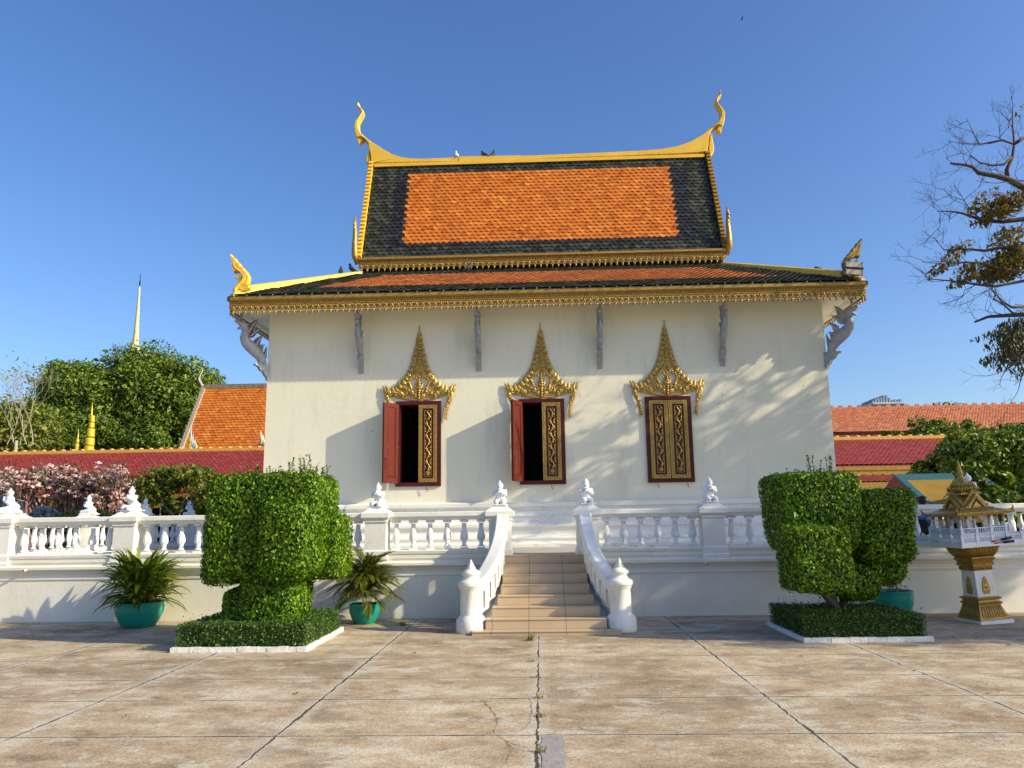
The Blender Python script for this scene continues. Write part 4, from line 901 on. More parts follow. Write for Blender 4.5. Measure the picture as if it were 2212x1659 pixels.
topiary((tc1[0], tc1[1], 0), B1, 'large bright green clipped shrub, blocky crown on a thick leafy foot, left of the stairs', 3000, [([(tc1[0], 11.05, 0), (tc1[0], 11.05, .8)], [.08, .07])],
        shoots=rs(x1c-hx1+.1, x1c+hx1, 10.7, 11.6, z1-.03, 80, .05, .20)+rs(x1c+.0, x1c+hx1*.9, 10.9, 11.5, z1-.03, 20, .15, .36)+rs(-3.05, -2.85, 11.2, 11.6, B1[5][0][2]+B1[5][1][2]-.03, 4, .06, .16))
z2 = B2[0][0][2]+B2[0][1][2]; x2c, hx2 = B2[0][0][0], B2[0][1][0]
topiary((4.15, 11.4, 0), B2, 'dark green clipped shrub of three leafy blocks on short trunks, right of the stairs', 3000,
        [([(4.10, 11.45, 0), (4.12, 11.42, .35), (4.05, 11.4, .9)], [.085, .07, .05]), ([(4.2, 11.5, 0), (4.3, 11.5, .45), (4.5, 11.5, .9)], [.07, .06, .05]), ([(4.16, 11.4, .3), (3.9, 11.3, .6), (3.7, 11.2, .9)], [.05, .045, .04])],
        shoots=rs(x2c-hx2+.1, x2c+hx2, 11.1, 11.8, z2-.03, 45, .04, .13)+rs(x2c+.05, x2c+hx2*.8, 11.3, 11.7, z2-.03, 9, .2, .36))
def hedge(x0, x1, y0, y1, h, label, cham=None):
    e = thing('hedge_plot', ((x0+x1)/2, (y0+y1)/2, 0), label, 'hedge', 'low hedge plots edged in white')
    def face(n, ax, val, u0, u1, w0, w1, nrm):
        u = rng.uniform(u0, u1, n); w = rng.uniform(w0, w1, n); v = np.full(n, val)
        return (np.stack({'x': (v, u, w), 'y': (u, v, w), 'z': (u, w, v)}[ax], 1), np.tile(nrm, (n, 1)))
    D = 5200; F = [face(int(D*(x1-x0)*h), 'y', y0, x0, x1, .04, h, (0, -1, 0)), face(int(D*(x1-x0)*h*.4), 'y', y1, x0, x1, .04, h, (0, 1, 0)), face(int(D*(y1-y0)*h), 'x', x0, y0, y1, .04, h, (-1, 0, 0)), face(int(D*(y1-y0)*h), 'x', x1, y0, y1, .04, h, (1, 0, 0)), face(int(D*(y1-y0)*(x1-x0)), 'z', h, x0, x1, y0, y1, (0, 0, 1))]
    P = np.concatenate([f[0] for f in F]).astype(float); Nn = np.concatenate([f[1] for f in F]).astype(float)
    P = lump(P, Nn, .018, 3.5); P = P-Nn*(rng.random(len(P))**1.4*.06)[:, None]+rng.normal(0, .006, P.shape)
    if cham: k = cham(P); P, Nn = P[k], Nn[k]
    n = 420; P2_ = np.stack([rng.uniform(x0, x1, n), rng.uniform(y0, y1, n), h+rng.random(n)**2*.10], 1); P = np.concatenate([P, P2_]); Nn = np.concatenate([Nn, np.tile((0., -.3, .9), (n, 1))])
    leaves('foliage', P, Nn, .024, LHEDGE, e, .75, .62, .1, .1, .3)
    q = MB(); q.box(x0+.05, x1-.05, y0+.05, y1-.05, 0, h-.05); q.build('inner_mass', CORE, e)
    q = MB(); k = .045; r = .012; x0 += .03; x1 -= .03; y0 += .03
    for a in ((x0-k-.02, x1+k+.02, y0-k-.05, y0-.05+k*.4), (x0-k-.02, x1+k+.02, y1+.02, y1+k+.02)): 
        n = 14; xs_ = np.linspace(a[0], a[1], n+1)
        for i in range(n): q.box(xs_[i]+.0005, xs_[i+1]-.0005, a[2]+random.uniform(-.006, .006), a[3], 0, .065+random.uniform(-.006, .004))
    for a in ((x0-k-.02, x0-.015), (x1+.015, x1+k+.02)):
        n = 12; ys_ = np.linspace(y0-.02, y1+.02, n+1)
        for i in range(n): q.box(a[0]+random.uniform(-.004, .004), a[1], ys_[i]+.0005, ys_[i+1]-.0005, 0, .063+random.uniform(-.006, .004))
    q.build('white_kerb', surf('white_kerb_paint', (.80, .80, .78), (.66, .65, .62), .8, scale=9, bs=.5, bscale=20, dirt=(.25, .22, .17), dirts=(.55, .70), dscale=9), e)
    return e
hedge(-4.74, -3.04, 10.20, 11.92, .345, 'low square hedge with white kerb round the big topiary left of the stairs')
hedge(3.40, 4.98, 10.55, 12.10, .335, 'low square hedge with a white kerb round the topiary right of the stairs')

# ================================================================ potted plants
def pot(loc, r, h, label, group='potted plants along the terrace wall', rib=0):
    e = thing('potted_plant', (loc[0], loc[1], 0), label, 'potted plant', group); q = MB(); z = [(.62, 0), (.68, .03), (.82, .25), (.96, .55), (1.0, .78), (.97, .93), (1.0, .97), (1.0, 1.0), (.90, 1.0), (.88, .92)]
    q.lathe((loc[0], loc[1]), [(r*a, h*b_) for a, b_ in z], 28, True, .02 if rib else 0, (1, 4)); q.build('pot', TEAL, e)
    q = MB(); q.lathe((loc[0], loc[1]), [(r*.87, h*.88), (r*.5, h*.95), (.01, h*.97)], 16); q.build('earth', SOIL, e); return e
def pot_at(px, py, wpx, hpx):
    p = gr(px, py); s_ = p[1]/1663.4; return p, wpx*s_/2, hpx*s_*1.03
p, r, h = pot_at(299, 1354, 97, 50); P1 = p
e = pot(p, r, h, 'strap-leaved plant bulging over a wide green pot at the far left')
q = MB()
for i in range(420):
    az = random.uniform(0, 2*PI); el = random.uniform(-.15, 1.5); L_ = random.uniform(.38, .68)*(1.0 if el < .9 else .9); rr = random.uniform(0, r*.7)
    zb = h+random.uniform(0, .50); strap(q, (p[0]+math.cos(az)*rr, p[1]+math.sin(az)*rr, zb), az, el, L_*.95, random.uniform(.055, .095), random.uniform(.2, 1.0), 5)
q.build('blades', LPOT, e)
q = MB()
for i in range(26): az = random.uniform(0, 6.28); a = random.uniform(.02, r*.7); q.tube([(p[0]+math.cos(az)*a, p[1]+math.sin(az)*a, h*.9), (p[0]+math.cos(az)*a*1.4, p[1]+math.sin(az)*a*1.4, h+random.uniform(.25, .5))], [.010, .007], 5)
q.build('stems', LYEL, e)
p, r, h = pot_at(787, 1347, 64, 40)
e = pot(p, r, h, 'feathery palm in a green pot just left of the stairs', rib=0)
q = MB(); qs = MB()
for i in range(105):
    az = random.uniform(0, 6.28); el = random.uniform(.10, 1.5); L_ = random.uniform(.40, .64); n = 9; pt = Vector((p[0], p[1], h+random.uniform(.08, .42))); rach = [tuple(pt)]; e2 = el
    for k in range(n):
        d = Vector((math.cos(az)*math.cos(e2), math.sin(az)*math.cos(e2), math.sin(e2))); pt = pt+d*L_/n; rach.append(tuple(pt)); e2 -= (.85+.5*random.random())/n
        if k >= 1:
            for j in range(3):
                pb = Vector(rach[-2]).lerp(Vector(rach[-1]), j/3)
                for s_ in (-1, 1): strap(q, pb, az+s_*(.75-.04*k), e2+.25, (.19-.008*abs(k-5))*random.uniform(.85, 1.1), .015, .5, 2)
    qs.tube(rach, [.006]*5+[.004]*5, 4)
q.build('leaflets', LPALM, e); qs.build('stalks', LYEL, e)
p, r, h = pot_at(1911, 1330, 70, 55); p = np.array((5.62, 12.95, 0)); 
e = pot(p, .30, .42, 'thin-leaved plant in a green pot half hidden behind the right topiary')
q = MB()
for i in range(120): az = random.uniform(0, 6.28); strap(q, (p[0]+random.gauss(0, .10), p[1]+random.gauss(0, .08), .42+random.uniform(0, .55)), az, random.uniform(-.2, 1.2), random.uniform(.15, .30), .017, random.uniform(.4, 1.2), 3)
q.build('blades', LHEDGE, e)
q = MB()
for i in range(7): x = p[0]+random.gauss(0, .06); q.tube([(x, p[1], .38), (x+random.gauss(0, .06), p[1], 1.1)], [.009, .006], 5)
q.tube([(p[0]+.02, p[1]-.1, .38), (p[0]+.03, p[1]-.1, 1.0)], .016, 6); q.build('stems', PALEBARK, e)

# ================================================================ spirit house
SXp, SYp = 6.66, 12.32
SR = empty('spirit_house', (SXp, SYp, 0), 0, 'miniature golden-roofed temple on a white and gold pedestal, leaning slightly, at the right', 'spirit house'); SR.rotation_euler = (0, math.radians(-3.0), math.radians(10)); SR.scale = (1, 1, .90)
q = MB(); q.sqlathe((0, 0), [(.36, 0), (.365, .015), (.36, .06), (.33, .065)]); q.build('foot', WHITE, SR)
q = MB(); q.sqlathe((0, 0), [(.325, .064), (.325, .085), (.28, .17), (.245, .27), (.235, .30), (.255, .31), (.265, .33), (.23, .35), (.222, .375), (.235, .38), (.26, .395), (.265, .41), (.24, .42), (.215, .43)])
for s4 in range(4):
    a = s4*PI/2
    for k in range(9):
        u = -.20+.05*k; q.at((0, 0, 0), a); q.tube([(u*1.22, -.305, .10), (u*1.05, -.268, .19), (u*.95, -.240, .29)], [.022, .020, .014], 6)
q.at(); q.build('lotus_base', GOLD, SR)
q = MB(); q.sqlathe((0, 0), [(.205, .425), (.185, .86)]); q.build('shaft', WHITE, SR)
q = MB()
for s4 in range(4):
    q = MB(); q.at((0, 0, .47), s4*PI/2); y = -.205
    ol = [(-.055, 0), (.055, 0), (.085, .05), (.078, .12), (.06, .19), (.03, .255), (0, .29), (-.03, .255), (-.06, .19), (-.078, .12), (-.085, .05)]
    q.slab(ol, y-.012, y+.01, .006)
    for (x, z) in ((0, .04), (0, .11), (0, .18), (0, .24), (.04, .05), (-.04, .05), (.035, .12), (-.035, .12), (.02, .20), (-.02, .20)): q.ell((x, y-.012, z), (.018, .012, .022), 6, 4)
    q.build('carved_plaque', GOLDC, SR)
q = MB(); q.sqlathe((0, 0), [(.19, .855), (.20, .86), (.20, .93), (.235, .94), (.24, .965), (.215, .98), (.25, 1.03), (.27, 1.05), (.245, 1.06), (.24, 1.09), (.30, 1.14), (.315, 1.18), (.34, 1.25), (.345, 1.27), (.33, 1.285)])
for s4 in range(4):
    q.at((0, 0, 0), s4*PI/2)
    for k in range(10): u = -.225+.05*k; q.tube([(u*.85, -.203, .87), (u*.85, -.21, .92)], [.018, .016], 5); q.tube([(u*1.0, -.255, 1.09), (u*1.1, -.305, 1.15), (u*1.25, -.335, 1.24)], [.018, .022, .022], 6)
q.at(); q.build('capital', GOLD, SR)
for c_ in SR.children: c_.scale = (.76, .76, 1)
PXW, PYW = .66, .64
q = MB(); q.box(-PXW, PXW, -PYW, PYW, 1.285, 1.325); q.box(-PXW+.02, PXW-.02, -PYW+.02, PYW-.02, 1.325, 1.345); q.build('platform', WHITE, SR)
q = MB()
def mini_fence(q, x0, x1, y0, y1, z):
    segs = [((x0, y0), (x1, y0)), ((x1, y0), (x1, y1)), ((x1, y1), (x0, y1)), ((x0, y1), (x0, y0))]
    for (a, b_) in segs:
        L_ = math.dist(a, b_); n = int(L_/.034); nx_, ny_ = (b_[0]-a[0])/L_, (b_[1]-a[1])/L_
        hx, hy = abs(nx_)*L_/2+.008, abs(ny_)*L_/2+.008; cx, cy = (a[0]+b_[0])/2, (a[1]+b_[1])/2
        q.box(cx-max(hx, .012), cx+max(hx, .012), cy-max(hy, .012), cy+max(hy, .012), z, z+.02); q.box(cx-max(hx, .014), cx+max(hx, .014), cy-max(hy, .014), cy+max(hy, .014), z+.088, z+.105)
        for k in range(n+1):
            t = k/n; x, y = a[0]+(b_[0]-a[0])*t, a[1]+(b_[1]-a[1])*t
            if k % 7 == 0: q.sqlathe((x, y), [(.020, z), (.020, z+.12), (.014, z+.125), (.002, z+.155)])
            else: q.lathe((x, y), [(.007, z+.02), (.011, z+.045), (.006, z+.065), (.009, z+.088)], 6)
mini_fence(q, -PXW+.05, PXW-.05, -PYW+.05, PYW-.05, 1.345); q.build('railing', STATUE, SR)
q = MB(); zf = 1.345; q.box(-.42, .42, -.36, .36, zf, zf+.11); q.box(-.40, .40, -.34, .34, zf+.11, zf+.125); q.build('inner_base', WHITE, SR)
q = MB(); mini_fence(q, -.40, .40, -.34, .34, zf+.125); q.build('inner_railing', STATUE, SR)
q = MB(); zc = zf+.125; CH = .30; q.box(-.24, .24, -.20, .20, zc, zc+CH)
q.cur = 1
for (x, y, ax) in ((0, -.201, 'y'), (-.241, 0, 'x')):
    for s_ in (-1, 1):
        if ax == 'y': q.box(s_*.20-.022, s_*.20+.022, y-.004, y, zc+.02, zc+CH-.01)
        else: q.box(x-.004, x, s_*.16-.02, s_*.16+.02, zc+.02, zc+CH-.01)
    if ax == 'y': q.box(-.085, .085, y-.006, y, zc, zc+.19); q.slab([(-.12, zc+.19), (.12, zc+.19), (.06, zc+.225), (.02, zc+.26), (0, zc+.285), (-.02, zc+.26), (-.06, zc+.225)], y-.012, y, .003)
    else: q.box(x-.006, x, -.07, .07, zc, zc+.19)
q.cur = 2; q.box(-.06, .06, -.209, -.207, zc, zc+.175); q.box(-.249, -.247, -.05, .05, zc, zc+.175); q.build('shrine_room', [WHITE, GOLD, DARK], SR)
for (x, y) in [(sx*a, sy*b_) for (a, b_) in ((.36, .30), (.36, .12), (.13, .30), (.25, .30)) for sx in (-1, 1) for sy in (-1, 1)]:
    q = MB(); q.lathe((x, y), [(.026, zc), (.026, zc+.015), (.019, zc+.02), (.015, zc+CH-.05)], 10); q.cur = 1; q.lathe((x, y), [(.015, zc+CH-.05), (.022, zc+CH-.03), (.026, zc+CH)], 10); q.build('column', [STATUE, GOLD], SR)
zr = zc+CH
q = MB(); q.sqlathe((0, 0), [(.44, zr), (.45, zr+.012), (.45, zr+.03), (.47, zr+.035), (.475, zr+.06), (.455, zr+.065)], .86); q.sqlathe((0, 0), [(.40, zr+.065), (.30, zr+.105), (.27, zr+.11), (.29, zr+.12), (.285, zr+.13)], .86)
for s4, (hw_, hy_) in enumerate(((.47, .405), (.405, .47), (.47, .405), (.405, .47))):
    q.at((0, 0, 0), s4*PI/2); n = 22
    for k in range(n+1): u = -hw_+2*hw_*k/n; q.ell((u, -hy_, zr+.03), (.012, .010, .016), 5, 4)
q.at()
for sx in (-1, 1):
    for sy in (-1, 1): q.tube([(sx*.45, sy*.385, zr+.06), (sx*.47, sy*.40, zr+.10), (sx*.46, sy*.395, zr+.15)], [.02, .014, .003], 6)
q.build('lower_roof', GOLDC, SR)
zg = zr+.13
for s4 in range(4):
    q = MB(); q.at((0, 0, zg), s4*PI/2)
    for (yy, w, h_, x0) in ((-.24, .17, .20, 0), (-.19, .20, .29, 0)):
        q.cur = 1; q.slab([(x0-w*.8, .0), (x0+w*.8, 0), (x0, h_*.82)], yy, yy+.10)
        q.cur = 0; q.slab([(x0-w*.45, .012), (x0+w*.45, .012), (x0, h_*.50)], yy-.006, yy)
        for s_ in (-1, 1):
            q.slab([(x0+s_*w*1.02, -.01), (x0+s_*w*1.12, .01), (x0+s_*.006, h_+.01), (x0, h_*.80), (x0+s_*w*.72, .0)], yy-.014, yy+.11, .003)
            for k in range(7): t = (k+.5)/7; q.ell((x0+s_*w*(.90*(1-t)+.03), yy-.016, .015+h_*.86*t), (.012, .008, .014), 5, 4)
            q.tube([(x0+s_*w*1.05, yy+.03, .0), (x0+s_*(w*1.05+.03), yy+.02, .02), (x0+s_*(w*1.05+.03), yy+.02, .06)], [.014, .010, .002], 5)
        q.tube([(x0, yy, h_), (x0, yy-.025, h_+.04), (x0, yy-.02, h_+.08), (x0, yy-.03, h_+.11)], [.014, .010, .006, .001], 5)
    q.build('gable', [GOLDC, MAROON], SR)
q = MB(); zt_ = zg+.22; q.sqlathe((0, 0), [(.17, zt_), (.175, zt_+.03), (.13, zt_+.05), (.15, zt_+.07), (.13, zt_+.09)])
for s4 in range(4):
    q.at((0, 0, 0), s4*PI/2)
    for row, (w, z) in enumerate(((.14, zt_+.06), (.10, zt_+.13))):
        for k in range(7): u = -w+2*w*k/6; q.tube([(u, -w-.01, z), (u*.95, -w-.02, z+.05), (u*.9, -w-.01, z+.10)], [.014, .012, .001], 5)
q.at(); q.lathe((0, 0), [(.13, zt_+.08), (.115, zt_+.11), (.10, zt_+.16), (.085, zt_+.22), (.06, zt_+.27), (.05, zt_+.275), (.055, zt_+.29), (.04, zt_+.31), (.03, zt_+.33), (.05, zt_+.345), (.05, zt_+.36), (.03, zt_+.375), (.04, zt_+.39), (.027, zt_+.41), (.034, zt_+.425), (.022, zt_+.445), (.028, zt_+.455), (.017, zt_+.475), (.021, zt_+.485), (.012, zt_+.51), (.014, zt_+.52), (.006, zt_+.56), (.001, zt_+.64)], 14)
q.build('spire', GOLDC, SR)
for (x, dx, lb) in ((.40, .0, 'upper'), (.47, .05, 'lower')):
    a = at(2143+dx*100, 1170 if lb == 'upper' else 1174, SYp-.66); q = MB(); d = Vector((.30, .04, .055 if lb == 'upper' else .03)); p0 = Vector((a[0], a[1], a[2])); q.tube([p0+d*.45, p0+d], [.016, .02], 7)
    q.cur = 1; q.tube([p0+d*.12, p0+d*.45], [.009, .012], 6); q.cur = 2; q.tube([p0, p0+d*.12], [.012, .012], 6)
    tag(q.build('folded_fan', [surf('navy_cloth', (.012, .015, .05)), surf('blush_stick', (.5, .3, .26)), surf('red_tip', (.5, .03, .03))]), '%s of two dark blue sticks lying on the spirit house platform' % lb, 'incense stick', 'rolled sticks on the platform')
# ================================================================ pigeons
PG = surf('pigeon_grey', (.045, .05, .065), (.02, .022, .03), .5, scale=30); PW = surf('pigeon_white', (.70, .70, .70), (.45, .45, .47), .6, scale=20)
def pigeon(px, py, Y, rz, mat, label, crouch=0, s=1.0):
    p = at(px, py, Y); q = MB()
    q.cap((-.035, 0, .075), (.035, 0, .145-crouch*.03), .046, .052); q.cap((.04, 0, .16-crouch*.03), (.062, 0, .225-crouch*.07), .036, .026); q.ell((.068, 0, .242-crouch*.08), (.030, .025, .027))
    q.cap((.09, 0, .238-crouch*.08), (.112, 0, .230-crouch*.08), .007, .004, 6); q.cap((-.04, 0, .07), (-.15, 0, .022), .034, .016); q.cap((-.02, .035, .11), (-.12, .02, .045), .024, .011); q.cap((-.02, -.035, .11), (-.12, -.02, .045), .024, .011)
    for s_ in (-1, 1): q.cap((.0, s_*.02, .05), (.005, s_*.02, .0), .008, .006, 6); q.cap((-.01, s_*.02, .004), (.03, s_*.022, .004), .005, .004, 6)
    o = fuse(q, 'pigeon', mat, None, .007); o.location = p; o.rotation_euler = (0, 0, rz); o.scale = (s, s, s); tag(o, label, 'pigeon', 'pigeons on the roof'); return o
pigeon(986, 344.5, GY, 1.9, PW, 'white pigeon alone on the gold ridge beam', s=1.15)
pigeon(1047, 342.5, GY, 2.9, PG, 'dark pigeon facing left, left one of the pair on the ridge beam', .6, 1.15)
pigeon(1065, 342, GY, 1.2, PG, 'dark pigeon turned away, right one of the pair on the ridge beam', s=1.15)
pigeon(736, 597, 18.95, 1.8, PG, 'upright dark pigeon on the yellow hip ridge at left, farther from the upper roof', s=1.15)
pigeon(761, 592, 19.15, 2.8, PG, 'grey pigeon with barred wings on the left hip ridge, close to the upper roof', .2, 1.2)
pigeon(1772, 594.5, 17.75, 2.6, PG, 'hunched dark pigeon on the hip ridge near the right floodlight', 1, 1.25)
pigeon(1012, 587, 19.0, .4, PG, 'dark pigeon in shade on the lower roof tiles under the upper valance', .5, 1.1)
p = at(1603, 42, 60); q = MB(); q.at((0,0,0), 0, .55); q.ell((0, 0, 0), (.2, .07, .07)); q.add([(.08, 0, .02), (-.08, 0, .02), (-.12, .5, .2), (.0, .55, .22)], [(0, 1, 2, 3)]); q.add([(.08, 0, .02), (-.08, 0, .02), (-.12, -.5, .2), (.0, -.55, .22)], [(0, 1, 2, 3)])
o = q.build('flying_bird', PG); o.location = p; tag(o, 'tiny bird flying high in the blue sky, upper right', 'bird')

# ================================================================ galleries and buildings behind
gal = thing('gallery', (0, 38, 0), 'long low gallery with crimson tiled roof and gold ridge stretching behind the temple', 'building')
def segm(q, x0, x1, y0, y1, z0, z1): q.box(x0, x1, y0, y1, z0, z1)
a, b_ = at(0, 973, 38), at(2212, 941, 38); gz = (a[2]+b_[2])/2; GX0, GX1 = -36, 36
ez = at(2000, 1003, 35.6)[2]
q = MB(); q.extr([(35.6, ez), (38, gz-.15), (40.4, ez), (40.4, ez-.1), (35.6, ez-.1)], GX0, GX1); q.build('roof_deck', TRED, gal)
V = np.array((0, 2.4, gz-.15-ez)); LVg = np.linalg.norm(V)
tiles('upper_roof', (GX0, 35.55, ez+.02), (1, 0, 0), V, GX1-GX0, LVg, .22, .145, [TRED], lambda u, v: np.zeros(len(u), int), gal, lift=.035, pointed=.5)
q = MB(); q.box(GX0, GX1, 37.85, 38.15, gz-.22, gz)
for i in range(int((GX1-GX0)/.5)): q.ell((GX0+i*.5, 38, gz+.02), (.14, .12, .06), 6, 4)
q.build('ridge', surf('ochre_ridge', (.70, .42, .10), (.60, .34, .07), .6, scale=5), gal)
vz = ez-.05
q = MB(); q.at((0, 35.5, vz)); q.box(GX0, GX1, -.06, .02, -.18, 0); q.box(GX0, GX1, -.02, .02, -.36, -.181)
for i in range(int((GX1-GX0)/.42)):
    x = GX0+i*.42
    if -17 < x < 13: continue
    q.slab([(x-.19, -.36), (x+.19, -.36), (x, -.52)], -.04, .0)
q.build('valance', GOLD, gal)
lz0, lz1 = at(1950, 1041, 33.6)[2], at(1950, 1018, 35.3)[2]
q = MB(); q.extr([(33.6, lz0), (35.8, ez-.45), (35.8, ez-.55), (33.6, lz0-.08)], GX0, GX1); q.build('lower_deck', TRED, gal)
V = np.array((0, 2.2, ez-.45-lz0)); tiles('lower_roof', (GX0, 33.55, lz0+.02), (1, 0, 0), V, GX1-GX0, np.linalg.norm(V), .22, .145, [TRED], lambda u, v: np.zeros(len(u), int), gal, lift=.035)
q = MB(); q.box(GX0, GX1, 33.5, 33.6, lz0-.62, lz0)
for i in range(int((GX1-GX0)/.42)):
    x = GX0+i*.42
    if not -17 < x < 13: q.slab([(x-.19, lz0-.62), (x+.19, lz0-.62), (x, lz0-.75)], 33.47, 33.52)
q.build('lower_valance', GOLD, gal)
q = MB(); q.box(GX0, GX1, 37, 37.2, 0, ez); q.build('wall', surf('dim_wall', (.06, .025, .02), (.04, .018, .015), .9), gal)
for i in range(25):
    x = GX0+.5+i*3.0
    if -40 < x < 12: continue
    q = MB(); q.lathe((x, 33.9), [(.26, 0), (.26, .2), (.2, .25), (.18, lz0-.6), (.26, lz0-.5)], 12); q.build('column', WHITE, gal)
bk = thing('long_hall', (30, 72, 0), 'long hall with a weathered orange tiled roof behind the gallery at the right', 'building')
rz0 = at(2000, 880, 74)[2]; rz1 = at(2000, 932, 68)[2]; rz2 = at(2000, 940, 67)[2]
q = MB(); q.extr([(68, rz1), (74, rz0), (80, rz1)], 16, 66); q.box(17, 65, 68.5, 79.5, 0, rz1); q.build('body', TPINK, bk)
V = np.array((0, 6, rz0-rz1)); tiles('roof', (22, 67.9, rz1+.05), (1, 0, 0), V, 31, np.linalg.norm(V), .26, .22, [TPINK], lambda u, v: np.zeros(len(u), int), bk, lift=.06, thick=.03, pointed=.4, jit=.012)
V = np.array((0, 3.0, 1.6)); tiles('lower_roof', (17, 65.2, rz1-1.75), (1, 0, 0), V, 36, np.linalg.norm(V), .5, .4, [TPURP], lambda u, v: np.zeros(len(u), int), bk, lift=.08)
q = MB(); q.box(16.5, 60, 73.8, 74.2, rz0-.2, rz0+.15)
for i in range(40): q.box(17+i*.9, 17.35+i*.9, 73.9, 74.1, rz0+.15, rz0+.33)
q.build('ridge', TPINK, bk)
# high-rise
a, b_ = at(1887, 868, 420), at(1955, 885, 420); a[2] += 3.4; q = MB(); q.box(a[0], b_[0], 420, 450, 0, a[2]-4); q.cur = 1
for k in range(5): q.box(a[0]-.3, b_[0]+.3, 419.8, 450.2, a[2]-4.6-k*4, a[2]-3.8-k*4)
q.cur = 0; w = b_[0]-a[0]
for k in range(11): h_ = [1.5, 2.6, 3.2, 3.2, 4.4, 4.4, 3, 1.2, 2.0, 1.4, 2.2][k]; q.box(a[0]+w*(k+.15)/11, a[0]+w*(k+.85)/11, 422, 440, a[2]-4, a[2]-4+h_)
q.cur = 2; q.box(a[0]+.5, b_[0]-.5, 419.6, 419.9, a[2]-7.6, a[2]-5)
tag(q.build('office_tower', [surf('tower_blue', (.25, .32, .42), None, .6), surf('tower_pale', (.55, .60, .66), None, .6), surf('tower_glass', (.06, .10, .16), None, .3)]), 'flat top of a distant grey-blue high-rise above the orange roof at right', 'high-rise')
# left pavilion with orange roof
pv = thing('pavilion', (-15, 46, 0), 'pavilion with a steep plain orange tiled roof and slender horn, behind the gallery at left', 'building')
PY = 46; e0, e1 = at(420, 975, PY-2.6), at(447, 838, PY); X0, X1 = e1[0], -12.5; zr_, ze = e1[2], at(440, 972, PY-2.6)[2]-.8
q = MB(); q.extr([(PY-3, ze), (PY, zr_), (PY+3, ze)], X0+.1, X1); q.box(X0+.8, X1, PY-2.2, PY+2.2, 0, ze); q.build('body', TORANGE, pv)
V = np.array((0, 3.0, zr_-ze)); tiles('roof', (X0, PY-3.05, ze+.03), (1, 0, 0), V, X1-X0, np.linalg.norm(V), .26, .19, [TORANGE], lambda u, v: np.zeros(len(u), int), pv, lift=.06, pointed=.3)
q = MB(); q.box(X0-.1, X1, PY-.2, PY+.2, zr_-.1, zr_+.18); q.build('ridge', surf('mossy_ridge', (.30, .26, .18), (.14, .12, .08), .9, scale=4), pv)
q = MB()
for i in range(22): t = i/22; q.box(X0-.25, X0-.02, PY-3.1+3.1*t-.05, PY-3.1+3.1*t+.12, ze+(zr_-ze)*t-.05, ze+(zr_-ze)*t+.36)
q.tube([(X0-.1, PY, zr_), (X0-.35, PY, zr_+.2), (X0-.55, PY, zr_+.55), (X0-.46, PY, zr_+.85), (X0-.34, PY, zr_+1.05), (X0-.38, PY, zr_+1.3)], [.13, .09, .07, .05, .035, .01], 7)
q.build('bargeboard', surf('weathered_stone', (.50, .44, .36), (.34, .29, .23), .85, scale=4), pv)
def flamefin(px, py0, py1, Y, parent, mat, s=1.0):
    a, b_ = at(px, py1, Y), at(px, py0, Y); h_ = b_[2]-a[2]; q = MB(); q.at((a[0], Y, a[2]), 0, 1)
    for k, (dx, hh_, w) in enumerate(((0, h_, .10), (.12, h_*.75, .09), (.24, h_*.55, .09), (-.08, h_*.5, .08))): q.tube([(dx*s, 0, 0), (dx*s+.08, 0, hh_*.35), (dx*s-.03, 0, hh_*.7), (dx*s+.0, 0, hh_)], [w*1.3, w, w*.6, .01], 6)
    q.build('flame_finial', mat, parent)
flamefin(411, 922, 975, PY-4, pv, SILVER); flamefin(563, 930, 962, PY-3.4, pv, surf('cream_stone', (.6, .55, .42)))
# golden tiered umbrellas
UMB = surf('gold_leaf', (.80, .58, .05), (.62, .42, .03), .3, .3, scale=6, bs=.3, bscale=12)
def tiered(px, ytop, ybase_, Y, tiers, label, tilt=0.0):
    a, b_ = at(px, ybase_, Y), at(px, ytop, Y); sc = Y/1663.4; e = thing('tiered_parasol', (a[0], Y, 0), label, 'ceremonial parasol', 'golden tiered parasols beyond the gallery')
    q = MB(); q.lathe((a[0], Y), [(.08, 0), (.06, b_[2]-1), (.05, b_[2]-.6), (.01, b_[2])], 8); q.build('pole', UMB, e)
    for (y0, y1, w) in tiers:
        z1, z0 = at(px, y0, Y)[2], at(px, y1, Y)[2]; r = w*sc/2; q = MB(); q.lathe((a[0]+tilt*(z1-a[2]), Y), [(r*1.02, z0), (r, z0+.05), (r*.97, (z0+z1)/2), (r*.98, (z0+z1)/2+.04), (r*.92, z1-.04), (r*.3, z1)], 20, True, .03, (0, 1)); q.build('tier', UMB, e)
    return e
tiered(192, 868, 968, 43, [(897, 912, 11), (912, 924, 12.5), (925, 944, 17), (945, 962, 20), (962, 985, 21)], 'tall gold parasol of five stacked drums rising above the red roof at left', .03)
tiered(166.5, 926, 968, 43, [(948, 957, 9), (957, 975, 11)], 'short gold parasol just left of the tall one above the red roof')
tiered(410, 935, 968, 42, [(944, 956, 8), (956, 972, 9)], 'small gold parasol beside the flame-tipped corner of the orange pavilion roof')
